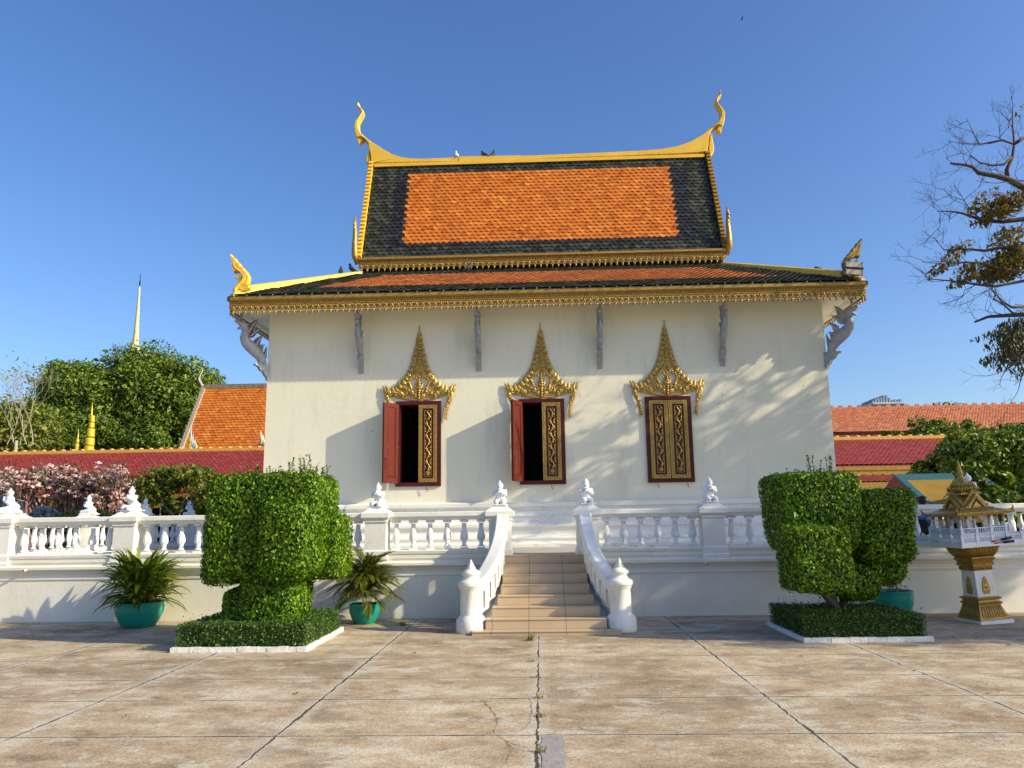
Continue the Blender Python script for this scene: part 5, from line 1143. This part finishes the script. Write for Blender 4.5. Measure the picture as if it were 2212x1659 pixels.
# white spire
Y = 92; sp_ = thing('stupa_spire', (at(293, 800, Y)[0], Y, 0), 'pale yellow ringed spire with a thin dark tip rising behind the trees', 'stupa')
cxs = at(291, 765, Y); tip = at(301, 618, Y); tt = at(303, 592, Y); sc = Y/1663.4; prof = []
wid = [(765, 24), (757, 24), (750, 20), (745, 14), (741, 15), (737, 12), (733, 14), (729, 11), (724, 12), (718, 10), (712, 11.5), (708, 9), (700, 10), (696, 8), (688, 9), (684, 7), (676, 8), (672, 6), (664, 6.5), (655, 5.5), (640, 4.5), (634, 5.5), (630, 4), (618, 2.4)]
for (y, w) in wid: z = at(291+(765-y)*.068, y, Y)[2]; prof.append((w*sc/2, z))
q = MB(); q.lathe((cxs[0], Y), [(24*sc/2, 0)]+prof, 20, True)
for k in range(20): a = 2*PI*k/20; q.tube([(cxs[0]+.66*math.cos(a), Y+.66*math.sin(a), cxs[2]-2.5), (cxs[0]+.66*math.cos(a), Y+.66*math.sin(a), cxs[2]+.1)], .07, 5)
q.build('body', surf('pale_yellow_stone', (.66, .58, .30), (.56, .47, .22), .7, scale=2), sp_)
q = MB(); q.lathe((cxs[0], Y), [(.07, prof[-1][1]-.1), (.1, prof[-1][1]+.5), (.05, prof[-1][1]+.7), (.03, tt[2])], 8); q.build('tip', DARK, sp_)

# ================================================================ trees
def limb_tree(name, base, H_, crowns, label, leafmat, n, size, group='trees and shrubs behind the terrace', trunk_r=.25, bark=BARK, spread=.9, clump=.55, aspect=.55, flowers=None, twigs=True, cat='tree', fill=0.0):
    e = thing(name, (base[0], base[1], 0), label, cat, group); q = MB()
    top = Vector((base[0], base[1], H_*.35)); q.tube([(base[0], base[1], 0), tuple(top*.5+Vector((base[0], base[1], 0))*.5), tuple(top)], [trunk_r, trunk_r*.8, trunk_r*.65], 8)
    P, Nn = [], []
    tot = sum(c[1][0]*c[1][1]*c[1][2] for c in crowns)**1.0
    for c, r in crowns:
        c = np.array(c); r = np.array(r); w = (r[0]*r[1]*r[2])/tot; ncl = max(5, int(60*w*3)); mid = (Vector(c)+top)/2+Vector((random.uniform(-.3, .3),)*3); q.tube([tuple(top), tuple(mid), tuple(c)], [trunk_r*.55, trunk_r*.35, trunk_r*.12], 6)
        d = rand_unit(ncl); rad = (.55+.45*rng.random(ncl)**.6)[:, None]; cc = c+d*rad*r
        for k in range(ncl):
            cr = clump*(.6+.8*rng.random())*min(1.2, r.min()); m_ = max(4, int(n*w/ncl)); dd = rand_unit(m_); ra = (rng.random(m_)**.33)[:, None]; pts = cc[k]+dd*ra*cr*np.array([1.15, 1.15, .75]); P.append(pts); nn_ = dd*.7+(cc[k]-c)/np.linalg.norm(r)*.6+np.array([0, 0, .55]); Nn.append(nn_)
            if twigs and k % 2 == 0: q.tube([tuple(c), tuple((c+cc[k])/2+rng.normal(0, .1, 3)), tuple(cc[k])], [trunk_r*.12, trunk_r*.08, trunk_r*.03], 4)
    P = np.concatenate(P); Nn = np.concatenate(Nn); Nn /= np.linalg.norm(Nn, axis=1)[:, None]; k = P[:, 2] > .05
    q.build('trunk', bark, e); leaves('crown', P[k], Nn[k], size, leafmat, e, spread*.6, aspect, .3, .15, .35); return e
def cr(px, py, Y, rx, rz, ry=None):      # crown lobe given by where it stands and how wide it is
    p = at(px, py, Y); s_ = Y/1663.4; return ((p[0], Y, p[2]), (rx*s_, (ry or rx)*s_, rz*s_))
Y = 52; limb_tree('broadleaf_tree', (at(340, 900, Y)[0], Y), 9, [cr(330, 850, Y, 88, 85), cr(300, 800, Y, 55, 42), cr(390, 830, Y, 60, 55), cr(260, 890, Y, 60, 60), cr(420, 900, Y, 60, 60), cr(340, 940, Y, 110, 40), cr(440, 850, Y+1, 35, 35), cr(478, 832, Y+2, 14, 8)], 'big dense dark green tree behind the red gallery, directly under the pale spire', LDARK, 85000, .21, trunk_r=.4, clump=1.0)
Y = 50; limb_tree('broadleaf_tree', (at(160, 900, Y)[0], Y), 8, [cr(170, 840, Y, 62, 55), cr(130, 880, Y, 55, 55), cr(200, 870, Y, 55, 60), cr(100, 930, Y, 40, 45), cr(180, 930, Y, 80, 45), cr(150, 800, Y, 30, 18)], 'dense olive green tree left of the biggest tree, behind the tall gold parasol', LDARK, 60000, .20, trunk_r=.35, clump=.95)
Y = 44; limb_tree('broadleaf_tree', (at(60, 920, Y)[0], Y), 6, [cr(25, 905, Y, 50, 45), cr(75, 925, Y, 45, 42), cr(50, 950, Y, 75, 30), cr(-10, 930, Y, 40, 45)], 'yellowish green leafy tree at the far left above the gallery roof', LYEL, 20000, .20, trunk_r=.22, clump=.9)
# bare grey tree at far left
def bare(q, p, d, L_, r, depth, tips=None, up_=.12, ang=.45):
    d = d.normalized(); n = 3; pts = [tuple(p)]
    for i in range(n): d = (d+Vector((random.gauss(0, .13), random.gauss(0, .13), random.gauss(0, .10)+up_*.3))).normalized(); p = p+d*L_/n; pts.append(tuple(p))
    q.tube(pts, [r, r*.88, r*.76, r*.62], 5 if r > .02 else 3, cap=False)
    if depth == 0:
        if tips is not None: tips.append(p)
        return
    for k in range(2 if random.random() < .55 else 3):
        t = random.choice((1.0, 1.0, .6)); b0 = Vector(pts[-1]) if t == 1.0 else Vector(pts[2]); nd = (d+Vector((random.gauss(0, ang), random.gauss(0, ang), random.gauss(0, ang)+up_))).normalized()
        bare(q, b0, nd, L_*random.uniform(.62, .85), r*.62, depth-1, tips, up_, ang)
Y = 40; e = thing('bare_tree', (at(35, 900, Y)[0], Y, 0), 'leafless pale grey tree with fine upright twigs at the far left', 'tree', 'trees and shrubs behind the terrace'); q = MB(); tips = []
for k in range(5): a = at(15+14*k, 960, Y); bare(q, Vector(a), Vector((random.uniform(-.4, .4), 0, 1)), 1.5, .030, 5, tips, .25, .32)
bt = at(35, 960, Y); q.tube([(bt[0], Y, 0), (bt[0], Y, bt[2]+.2)], [.14, .08], 7); q.build('trunk', PALEBARK, e)
tp = np.array([list(t) for t in tips]); tp = tp[rng.random(len(tp)) < .35]; leaves('leaves', tp, rand_unit(len(tp)), .13, LYEL, e)
# flowering frangipani
Y = 31; e = thing('frangipani_shrub', (at(150, 1100, Y)[0], Y, 0), 'wide bare-stemmed shrub dotted with pink blossom clusters behind the left balustrade', 'flowering shrub', 'trees and shrubs behind the terrace')
q = MB(); ft = []; cxp = [(-40, 1030), (20, 1010), (80, 1000), (120, 995), (170, 995), (220, 1000), (270, 1005), (300, 1040), (-10, 1000), (250, 1010), (60, 1020), (150, 1010), (200, 1020)]
for i, (px, py) in enumerate(cxp):
    yy = Y+random.uniform(-1.6, 1.6); bs = at(px*.8+30, 1125, yy); bs[2] = .0
    for j in range(5):
        tgt = at(px+random.uniform(-38, 38), py+random.uniform(-22, 66), yy); d = Vector(tgt)-Vector(bs); s0 = Vector(bs); md = s0+d*.4+Vector((random.gauss(0, .3), random.gauss(0, .3), 0)); q.tube([tuple(s0), tuple(md), tuple(s0+d*.75)], [.09, .06, .045], 5)
        for k in range(4): bare(q, s0+d*.72, (d.normalized()+Vector((random.gauss(0, .7), random.gauss(0, .7), random.gauss(0, .25)))), .42, .035, 2, ft, .25, .6)
q.build('branches', surf('mauve_bark', (.30, .17, .155), (.16, .09, .085), .9, scale=8), e)
ft = np.array([list(t) for t in ft]); sel = ft[rng.random(len(ft)) < .6]; FP = np.repeat(sel, 9, 0)+rng.normal(0, .045, (len(sel)*9, 3))*np.array([1, 1, .5]); leaves('blossoms', FP, np.tile((0, -.6, .8), (len(FP), 1)), .10, PINK, e, .6, .8, 0)
LPp = np.repeat(ft, 2, 0)+rng.normal(0, .15, (len(ft)*2, 3)); leaves('leaves', LPp, rand_unit(len(LPp)), .15, LPLUM, e, .5, .38)
lim = 8000
# garden shrubs
Y = 27.5; limb_tree('garden_shrub', (at(400, 1080, Y)[0], Y), 2.4, [cr(350, 1040, Y, 45, 30), cr(400, 1025, Y, 45, 22), cr(440, 1045, Y, 40, 35), cr(330, 1065, Y, 40, 22), cr(395, 1085, Y, 50, 12)], 'loose green shrub with pale branches between the pink blossoms and the topiary', LYEL, 7000, .12, trunk_r=.09, bark=PALEBARK, clump=.55, cat='shrub')
Y = 30; limb_tree('garden_shrub', (at(480, 1080, Y)[0], Y), 2.4, [cr(500, 1075, Y, 60, 30), cr(430, 1092, Y, 80, 15)], 'low dark shrub filling the gap beside the big topiary at left', LDARK, 8000, .14, trunk_r=.09, clump=.55, cat='shrub')
Y = 24; 
for i, (px, py, w, lb) in enumerate(((12, 1085, 18, 'silvery leafed bush behind the far left statue'), (95, 1108, 22, 'silvery leafed low bush below the pink blossoms'), (185, 1115, 55, 'dark low bush behind the nearest side statue'))):
    limb_tree('low_bush', (at(px, py, Y)[0], Y), 1.2, [cr(px, py, Y, w, 13), cr(px+10, py+14, Y, w, 16)], lb, [surf('silver_leaves', (.30, .36, .38), (.16, .2, .2), .6), surf('silver_leaves', (.22, .27, .27), None, .6), LDARK][i], 2500, .12, trunk_r=.05, clump=.4, cat='shrub', twigs=False)
# right side trees
Y = 22.3; limb_tree('broadleaf_tree', (at(2120, 1050, Y)[0], Y), 4.4, [cr(2105, 1000, Y, 70, 45), cr(2040, 1020, Y, 60, 35), cr(2170, 985, Y, 65, 45), cr(2120, 965, Y, 60, 28), cr(2200, 1030, Y, 70, 55), cr(2100, 1065, Y, 90, 35), cr(2000, 1035, Y, 35, 22), cr(2060, 985, Y, 28, 20), cr(2230, 970, Y, 50, 45), cr(2190, 1090, Y, 60, 30), cr(2125, 1040, 18.0, 48, 30), cr(2085, 1030, 18.3, 30, 14), cr(2160, 1070, 18.2, 60, 40)], 'broad dark green tree behind the booth and the spirit house at right', LDARK, 60000, .13, trunk_r=.22, clump=.75)
Y = 46; limb_tree('broadleaf_tree', (at(2000, 950, Y)[0], Y), 6, [cr(2000, 925, Y, 35, 18), cr(2035, 930, Y, 30, 18), cr(1950, 937, Y, 35, 10), cr(2095, 927, Y, 20, 16), cr(2030, 955, Y, 90, 20)], 'green treetops showing over the gold gallery ridge at right', LDARK, 9000, .2, trunk_r=.2, clump=.75)
Y = 95; limb_tree('broadleaf_tree', (at(2060, 950, Y)[0], Y), 12, [cr(2010, 880, Y, 10, 9), cr(2040, 880, Y, 18, 10), cr(2065, 882, Y, 14, 9), cr(2115, 886, Y, 10, 9), cr(2060, 900, Y, 50, 15)], 'sparse twiggy treetop poking above the orange tiled roof at right', LDARK, 2600, .3, trunk_r=.25, clump=1.0)

# ================================================================ booth and seated person
bo = thing('booth', (at(2000, 1100, 19)[0]+2, 19.5, 0), 'booth with a yellow and blue pitched canopy behind the right balustrade', 'booth')
BYy = 19.0
def bp(px, py, Y): return at(px, py, Y)
a, b_, c, d = bp(1931, 1026, 20.4), bp(2110, 1026, 20.4), bp(2150, 1090, 18.6), bp(1975, 1090, 18.6)
zt0 = a[2]; zb0 = c[2]; q = MB(); xL, xR = a[0], a[0]+2.2
def quad(q, u0, u1, v0, v1, off):
    pts = []
    for (u, v) in ((u0, v0), (u1, v0), (u1, v1), (u0, v1)): pts.append((xL+(xR-xL)*u, 20.4-1.8*v, zt0+(zb0-.1-zt0)*v+off))
    q.add(pts, [(0, 1, 2, 3)], False)
BL = surf('shaded_blue_canvas', (.015, .095, .14), (.012, .075, .11), .8, scale=3); YC = surf('shaded_yellow_canvas', (.27, .17, .018), (.21, .13, .012), .8, scale=3)  # both canvas colours darkened, the booth's shade is painted into them
quad(q, 0, 1, 0, .19, .02); quad(q, 0, 1, .93, 1.0, .02); quad(q, 0, .07, .19, .93, .02); quad(q, .93, 1, .19, .93, .02); q.cur = 1; quad(q, .07, .93, .19, .93, .02)
q.cur = 0; q.extr([(20.4, zt0), (18.6, zb0-.1), (18.62, zb0-.14), (20.4, zt0-.05), (22.18, zb0-.14), (22.2, zb0-.1)], xL+.002, xR-.002); q.build('canopy', [BL, YC], bo)
q = MB(); q.add([(xL-.004, 18.7, zb0-.1), (xL-.004, 22.1, zb0-.1), (xL-.004, 20.4, zt0-.02)], [(0, 1, 2)]); q.cur = 1; q.add([(xL-.01, 20.05, zb0+.3), (xL-.01, 20.75, zb0+.3), (xL-.01, 20.4, zt0-.35)], [(0, 1, 2)]); q.build('gable_end', [MAROON, WHITE], bo)
for x in (xL+.1, xR-.1):
    for y in (18.8, 22.0): q = MB(); q.tube([(x, y, 0), (x, y, zb0)], .04, 8); q.build('leg', SILVER, bo)
SK = surf('skin', (.30, .16, .10), (.24, .12, .08), .55)
q = MB(); hx, hy = at(1992, 1083, 14.75)[0], 14.75; zh = at(1992, 1072, 14.75)[2]
pe = empty('person', (hx, hy, ZT), math.radians(200), 'black-haired person in a bright blue shirt sitting behind the balustrade beside the right topiary', 'person')
hz = zh-ZT; q = MB()      # faces local -y
q.ell((0, -.01, hz-.115), (.075, .092, .115), 14, 10); q.ell((0, -.10, hz-.13), (.012, .018, .02), 8, 6); q.ell((0, -.088, hz-.175), (.024, .012, .007), 8, 6)
for s_ in (-1, 1): q.ell((s_*.030, -.088, hz-.11), (.013, .008, .007), 8, 6); q.ell((s_*.078, .0, hz-.125), (.012, .022, .032), 8, 6)
q.cap((0, .02, hz-.20), (0, .04, hz-.28), .050, .055); q.cap((0, .05, hz-.40), (0, .08, .36), .13, .12); q.ell((0, .045, hz-.35), (.19, .10, .09))
for s_ in (-1, 1):
    q.cap((s_*.19, .04, hz-.34), (s_*.22, -.05, hz-.58), .050, .042); q.cap((s_*.22, -.05, hz-.58), (s_*.10, -.28, hz-.55), .038, .027); q.ell((s_*.07, -.33, hz-.54), (.036, .045, .016), 8, 6)
    for k in range(4): q.cap((s_*(.045+.017*k), -.36, hz-.54), (s_*(.035+.016*k), -.43+abs(k-1.5)*.008, hz-.56), .0095, .0075, 6)
    q.cap((s_*.105, -.31, hz-.53), (s_*.10, -.37, hz-.52), .011, .008, 6)
    q.cap((s_*.10, .05, .33), (s_*.14, -.38, .38), .085, .062); q.cap((s_*.14, -.38, .37), (s_*.13, -.34, .08), .055, .038); q.cap((s_*.13, -.32, .045), (s_*.14, -.48, .035), .038, .03)
body = fuse(q, 'body', SK, pe, .014)
q = MB(); q.ell((0, .018, hz-.085), (.092, .102, .100), 16, 10); q.ell((0, .05, hz-.15), (.080, .062, .085), 12, 8); q.ell((0, -.05, hz-.04), (.075, .05, .035), 12, 8); fuse(q, 'hair', surf('black_hair', (.012, .010, .010), (.008, .007, .007), .5, scale=30), pe, .010)
q = MB(); q.cap((0, .05, hz-.40), (0, .08, .34), .150, .142); q.ell((0, .045, hz-.36), (.215, .118, .105)); q.cap((0, .03, hz-.29), (0, .04, hz-.32), .065, .08)
for s_ in (-1, 1): q.cap((s_*.19, .04, hz-.33), (s_*.20, .02, hz-.37), .064, .060)
fuse(q, 'shirt', surf('blue_shirt', (.03, .16, .55), (.02, .12, .45), .8, scale=8), pe, .014)
q = MB(); q.ell((0, .08, .32), (.17, .14, .11)); q.cap((0, .05, hz-.52), (0, .08, .34), .185, .17)
for s_ in (-1, 1): q.cap((s_*.10, .05, .33), (s_*.14, -.38, .38), .10, .076); q.cap((s_*.14, -.38, .37), (s_*.13, -.345, .13), .069, .052)
fuse(q, 'trousers', surf('black_trousers', (.015, .014, .018), None, .8), pe, .014)
c_, s2 = math.cos(math.radians(200)), math.sin(math.radians(200))
st = empty('stool', (hx-.08*s2, hy+.08*c_, ZT), 0, 'low dark stool under the seated person', 'stool'); q = MB(); q.lathe((0, 0), [(.16, .20), (.165, .21), (.165, .235), (.15, .245)], 18); q.build('seat', DARK, st)
for k in range(4): a = PI/4+k*PI/2; q = MB(); q.tube([(.11*math.cos(a), .11*math.sin(a), .20), (.14*math.cos(a), .14*math.sin(a), 0)], .015, 6); q.build('leg', DARK, st)

# ================================================================ half-bare tree reaching in from the right
Yt = 15.0
e = thing('half_bare_tree', (12.2, Yt, 0), 'half-bare tree with brown and green leaves reaching into the right edge of the sky', 'tree')
def tp_(x, y, dy=0): return at((2200+x/2.1833)/1.1302, (200+y/2.1833)/1.1302, Yt+dy)
q = MB(); tips = []; J = lambda: random.uniform(-.5, .5)
limbs = [([(900, 640), (780, 610), (655, 565), (570, 520), (500, 500), (410, 485), (380, 450), (320, 440), (260, 435)], .085, .018), ([(570, 520), (562, 470), (590, 400), (602, 330), (590, 230), (592, 120)], .05, .006), ([(590, 400), (550, 440), (480, 445), (420, 430), (370, 390), (360, 410)], .028, .006),
         ([(602, 330), (540, 310), (500, 318), (420, 332), (330, 330), (245, 315)], .028, .004), ([(420, 332), (385, 270), (345, 190)], .014, .003), ([(655, 300), (602, 330)], .04, .03), ([(540, 310), (520, 300), (560, 250), (630, 205)], .015, .003),
         ([(900, 740), (655, 730), (540, 745), (440, 740), (330, 700), (265, 690), (190, 690)], .06, .006), ([(440, 740), (380, 700), (330, 630), (440, 540)], .016, .003), ([(265, 690), (250, 750)], .01, .004), ([(330, 630), (270, 610), (235, 580), (232, 560)], .009, .003), ([(205, 695), (205, 760), (190, 820)], .008, .003),
         ([(900, 980), (655, 900), (540, 880), (450, 900), (340, 890), (230, 895), (175, 830)], .05, .004), ([(655, 1010), (540, 1000), (450, 970), (340, 960), (230, 970), (110, 960)], .035, .004), ([(655, 1060), (500, 1090), (400, 1080), (260, 1060), (150, 1050), (95, 990)], .03, .004), ([(340, 960), (250, 985), (190, 1020)], .012, .004), ([(500, 1090), (430, 1130), (385, 1165)], .010, .003), ([(400, 1080), (340, 1110), (330, 1150)], .010, .003),
         ([(900, 1230), (655, 1240), (560, 1245), (460, 1252), (390, 1280)], .055, .02), ([(655, 1200), (590, 1200), (540, 1170), (510, 1140)], .03, .012), ([(600, 1240), (550, 1190), (490, 1155), (500, 1140), (480, 1090)], .02, .006), ([(700, 1400), (620, 1490), (560, 1540), (540, 1570)], .03, .004), ([(700, 1450), (640, 1560), (625, 1650)], .02, .004)]
for pts, r0, r1 in limbs:
    n = len(pts); dy = J(); P = [tp_(x+random.uniform(-4, 4), y, dy+(pts[0][0] == 900)*0) for x, y in pts]; q.tube([tuple(p_) for p_ in P], [r0+(r1-r0)*i/(n-1) for i in range(n)], 6)
    for i in range(1, n):
        a, b_ = Vector(P[i-1]), Vector(P[i]); d = (b_-a)
        for k in range(1):
            s0 = a.lerp(b_, random.random()); bare(q, s0, d.normalized()*.8+Vector((-random.random()*.6, random.gauss(0, .5), random.gauss(.15, .7))), random.uniform(.18, .36), .0075, 3, tips, .12, .5)
tk = [Vector((12.2, Yt, 0)), Vector((12.1, Yt, 3)), Vector((11.6, Yt, 5.5)), Vector((11.6, Yt, 8))]
q.tube([tuple(t) for t in tk], [.32, .26, .22, .12], 10)
for x, y in ((900, 640), (900, 740), (900, 980), (900, 1230)):
    p_ = tp_(x, y); q.tube([(11.7, Yt, p_[2]-.8), tuple((Vector((11.7, Yt, p_[2]-.8))+Vector(p_))/2+Vector((0, 0, .1))), tuple(p_)], [.13, .10, .08], 8)
for k in range(9):           # limbs on the far side, outside the picture
    a = random.uniform(-1.2, 1.2); bare(q, Vector((11.7, Yt, random.uniform(4.5, 8))), Vector((math.cos(a), math.sin(a), random.uniform(.1, .8))), 1.5, .09, 5, None, .1, .5)
q.build('trunk', TWIG, e)
def clus(x, y, rx, ry, n):
    n = int(n*1.45); rx *= 1.12; ry *= 1.12
    c = np.array(tp_(x, y)); s_ = Yt/1663.4/2.1833/1.1302; P = c+rand_unit(n)*(rng.random(n)**.45)[:, None]*np.array([rx*s_, .6, ry*s_]); return P
P = np.concatenate([clus(540, 660, 70, 45, 420), clus(430, 640, 50, 50, 110), clus(480, 720, 70, 22, 130), clus(590, 960, 85, 90, 900), clus(500, 1010, 90, 55, 500), clus(330, 1060, 35, 20, 90), clus(300, 900, 50, 25, 90), clus(240, 970, 50, 20, 60), clus(200, 1015, 15, 12, 20), clus(350, 1000, 60, 25, 90), clus(560, 830, 60, 45, 160), clus(640, 640, 25, 30, 60), clus(640, 150, 22, 25, 14), clus(600, 690, 20, 25, 40)])
leaves('foliage', P, rand_unit(len(P)), .085, LBROWN, e, .5, .48, .5)
P = np.concatenate([clus(600, 1330, 65, 60, 420), clus(560, 1400, 70, 60, 260), clus(620, 1430, 50, 70, 300), clus(470, 1350, 40, 12, 40), clus(500, 1470, 45, 20, 60), clus(540, 1490, 40, 40, 90), clus(660, 1500, 30, 80, 200)])
leaves('drooping_foliage', P, rand_unit(len(P))*np.array([1, 1, .2]), .085, LPLUM, e, .3, .32, 1.2)
for i in range(11):                      # heavier crown beyond the frame, which streaks the wall with shade
    pass

# ================================================================ shade trees standing outside the frame on the right
def shade_tree(X, Yc, Zc, rx, ry, rz, n, size, label, seed_cl=26, cl=.75, tr=.25):
    e = thing('shade_tree', (X, Yc, 0), label, 'tree', 'shade trees outside the picture on the right'); q = MB(); q.tube([(X, Yc, 0), (X+.1, Yc, Zc*.5), (X, Yc, Zc)], [tr, tr*.8, tr*.4], 8); P = []
    d = rand_unit(seed_cl); cc = np.array((X, Yc, Zc))+d*(.35+.65*rng.random(seed_cl)[:, None])*np.array((rx, ry, rz))
    for c in cc: m_ = n//seed_cl; P.append(c+rand_unit(m_)*(rng.random(m_)**.4)[:, None]*cl*np.array([1.3, 1.3, .6])); q.tube([(X, Yc, Zc*.7), tuple((c+np.array((X, Yc, Zc*.8)))/2), tuple(c)], [.09, .06, .02], 5)
    P = np.concatenate(P); q.build('trunk', BARK, e); leaves('crown', P, rand_unit(len(P)), size, LDARK, e, .5, .5, .3); return e
shade_tree(19.2, 7.3, 7.6, 3.6, 1.5, 1.2, 15000, .13, 'spreading tree outside the picture shading the paving near the right hedge plot', 46, .6)
shade_tree(17.2, 13.9, 8.75, 3.6, 1.4, 1.7, 8200, .11, 'sparse tree outside the picture whose shade streaks the right half of the temple wall', 34, .46)
shade_tree(15.4, 9.2, 7.3, 3.5, 1.4, 1.4, 11500, .12, 'tree outside the picture shading the stairs and the wall beneath the right balustrade', 48, .48)
shade_tree(15.6, 9.4, 5.8, 2.0, 1.4, 1.4, 12000, .12, 'tree outside the picture shading the spirit house', 18, .7)
# ================================================================ weeds, litter
def tuft(x, y, n, h, label, w=.12, dry=.3, zz=.006):
    q = MB()
    for i in range(n): q.cur = 1 if random.random() < dry else 0; strap(q, (x+random.gauss(0, w*.35), y+random.gauss(0, w*.5), zz), random.uniform(0, 6.28), random.uniform(.2, 1.4), random.uniform(.4, 1)*h, .008, random.uniform(.3, 1.3), 3)
    o = q.build('weed_tuft', [LYEL, surf('dry_grass', (.45, .36, .18), (.3, .22, .1), .9)]); tag(o, label, 'weed', 'weeds in the paving joints')
WD = [(1146, 1384, 70, .13, 'green weed tuft against the bottom step'), (870, 1352, 60, .10, 'weeds in the joint near the palm pot'), (1150, 1430, 24, .05, 'dry weed sprigs in the middle joint nearest the stairs'), (1160, 1465, 28, .05, 'dry weeds where the middle joint meets the second cross joint'),
      (1166, 1508, 30, .06, 'dry weeds at the third cross joint of the middle line'), (1172, 1548, 50, .06, 'larger dry brown weed patch in the middle joint'), (1168, 1627, 26, .07, 'small dark weed beside the grey mortar patch')]
for px, py, n, h_, lb in WD: g_ = gr(px, py); tuft(g_[0], g_[1], n, h_, lb, .06, .2 if n > 55 else .75)
random.seed(5)
q = MB(); LL = surf('dry_leaf', (.34, .22, .11), (.20, .12, .06), .8)
PLC = ['front of the left hedge plot', 'edge of the left hedge kerb', 'paving below the palm pot', 'foot of the bottom step', 'paving right of the right newel', 'paving in front of the stairs', 'shaded paving far right of the stairs', 'shade right of the stairs', 'shade at far left below the strap-leaved plant', 'sunlit slab at far left', 'slab between hedge plot and middle joint', 'front of the right hedge plot', 'paving near the spirit house', 'shade beside the left newel', 'middle slab in front of the weeds', 'slab left of centre in the sun', 'slab below the right hedge plot', 'shade behind the right hedge plot', 'paving right of the right hedge', 'right edge of the paving']
for (px, py) in [(847, 1409), (895, 1413), (930, 1360), (1200, 1372), (1425, 1390), (1300, 1400), (1600, 1345), (1480, 1385), (120, 1370), (270, 1550), (760, 1440), (1980, 1450), (2140, 1500), (980, 1356), (1010, 1450), (640, 1500), (1730, 1420), (1850, 1345), (2060, 1380), (2180, 1395)]:
    g_ = gr(px, py); q = MB(); s_ = random.uniform(.02, .045); a = random.random()*6
    q.add([(g_[0]+s_*math.cos(a), g_[1]+s_*math.sin(a), .012), (g_[0]+s_*.5*math.cos(a+1.5), g_[1]+s_*.5*math.sin(a+1.5), .024), (g_[0]-s_*math.cos(a), g_[1]-s_*math.sin(a), .012), (g_[0]-s_*.5*math.cos(a+1.5), g_[1]-s_*.5*math.sin(a+1.5), .02)], [(0, 1, 2, 3)])
    tag(q.build('fallen_leaf', LL), 'small dry leaf on the '+PLC.pop(0).replace('front of', 'paving in front of', 1) if PLC[0].startswith('front') else 'small dry leaf on the '+PLC.pop(0), 'leaf', 'dry leaves scattered on the paving')
bpy.context.view_layer.update()
for e in WORLD:
    inv = Matrix.Translation(-Vector(e.location))
    for c in e.children: c.matrix_parent_inverse = inv
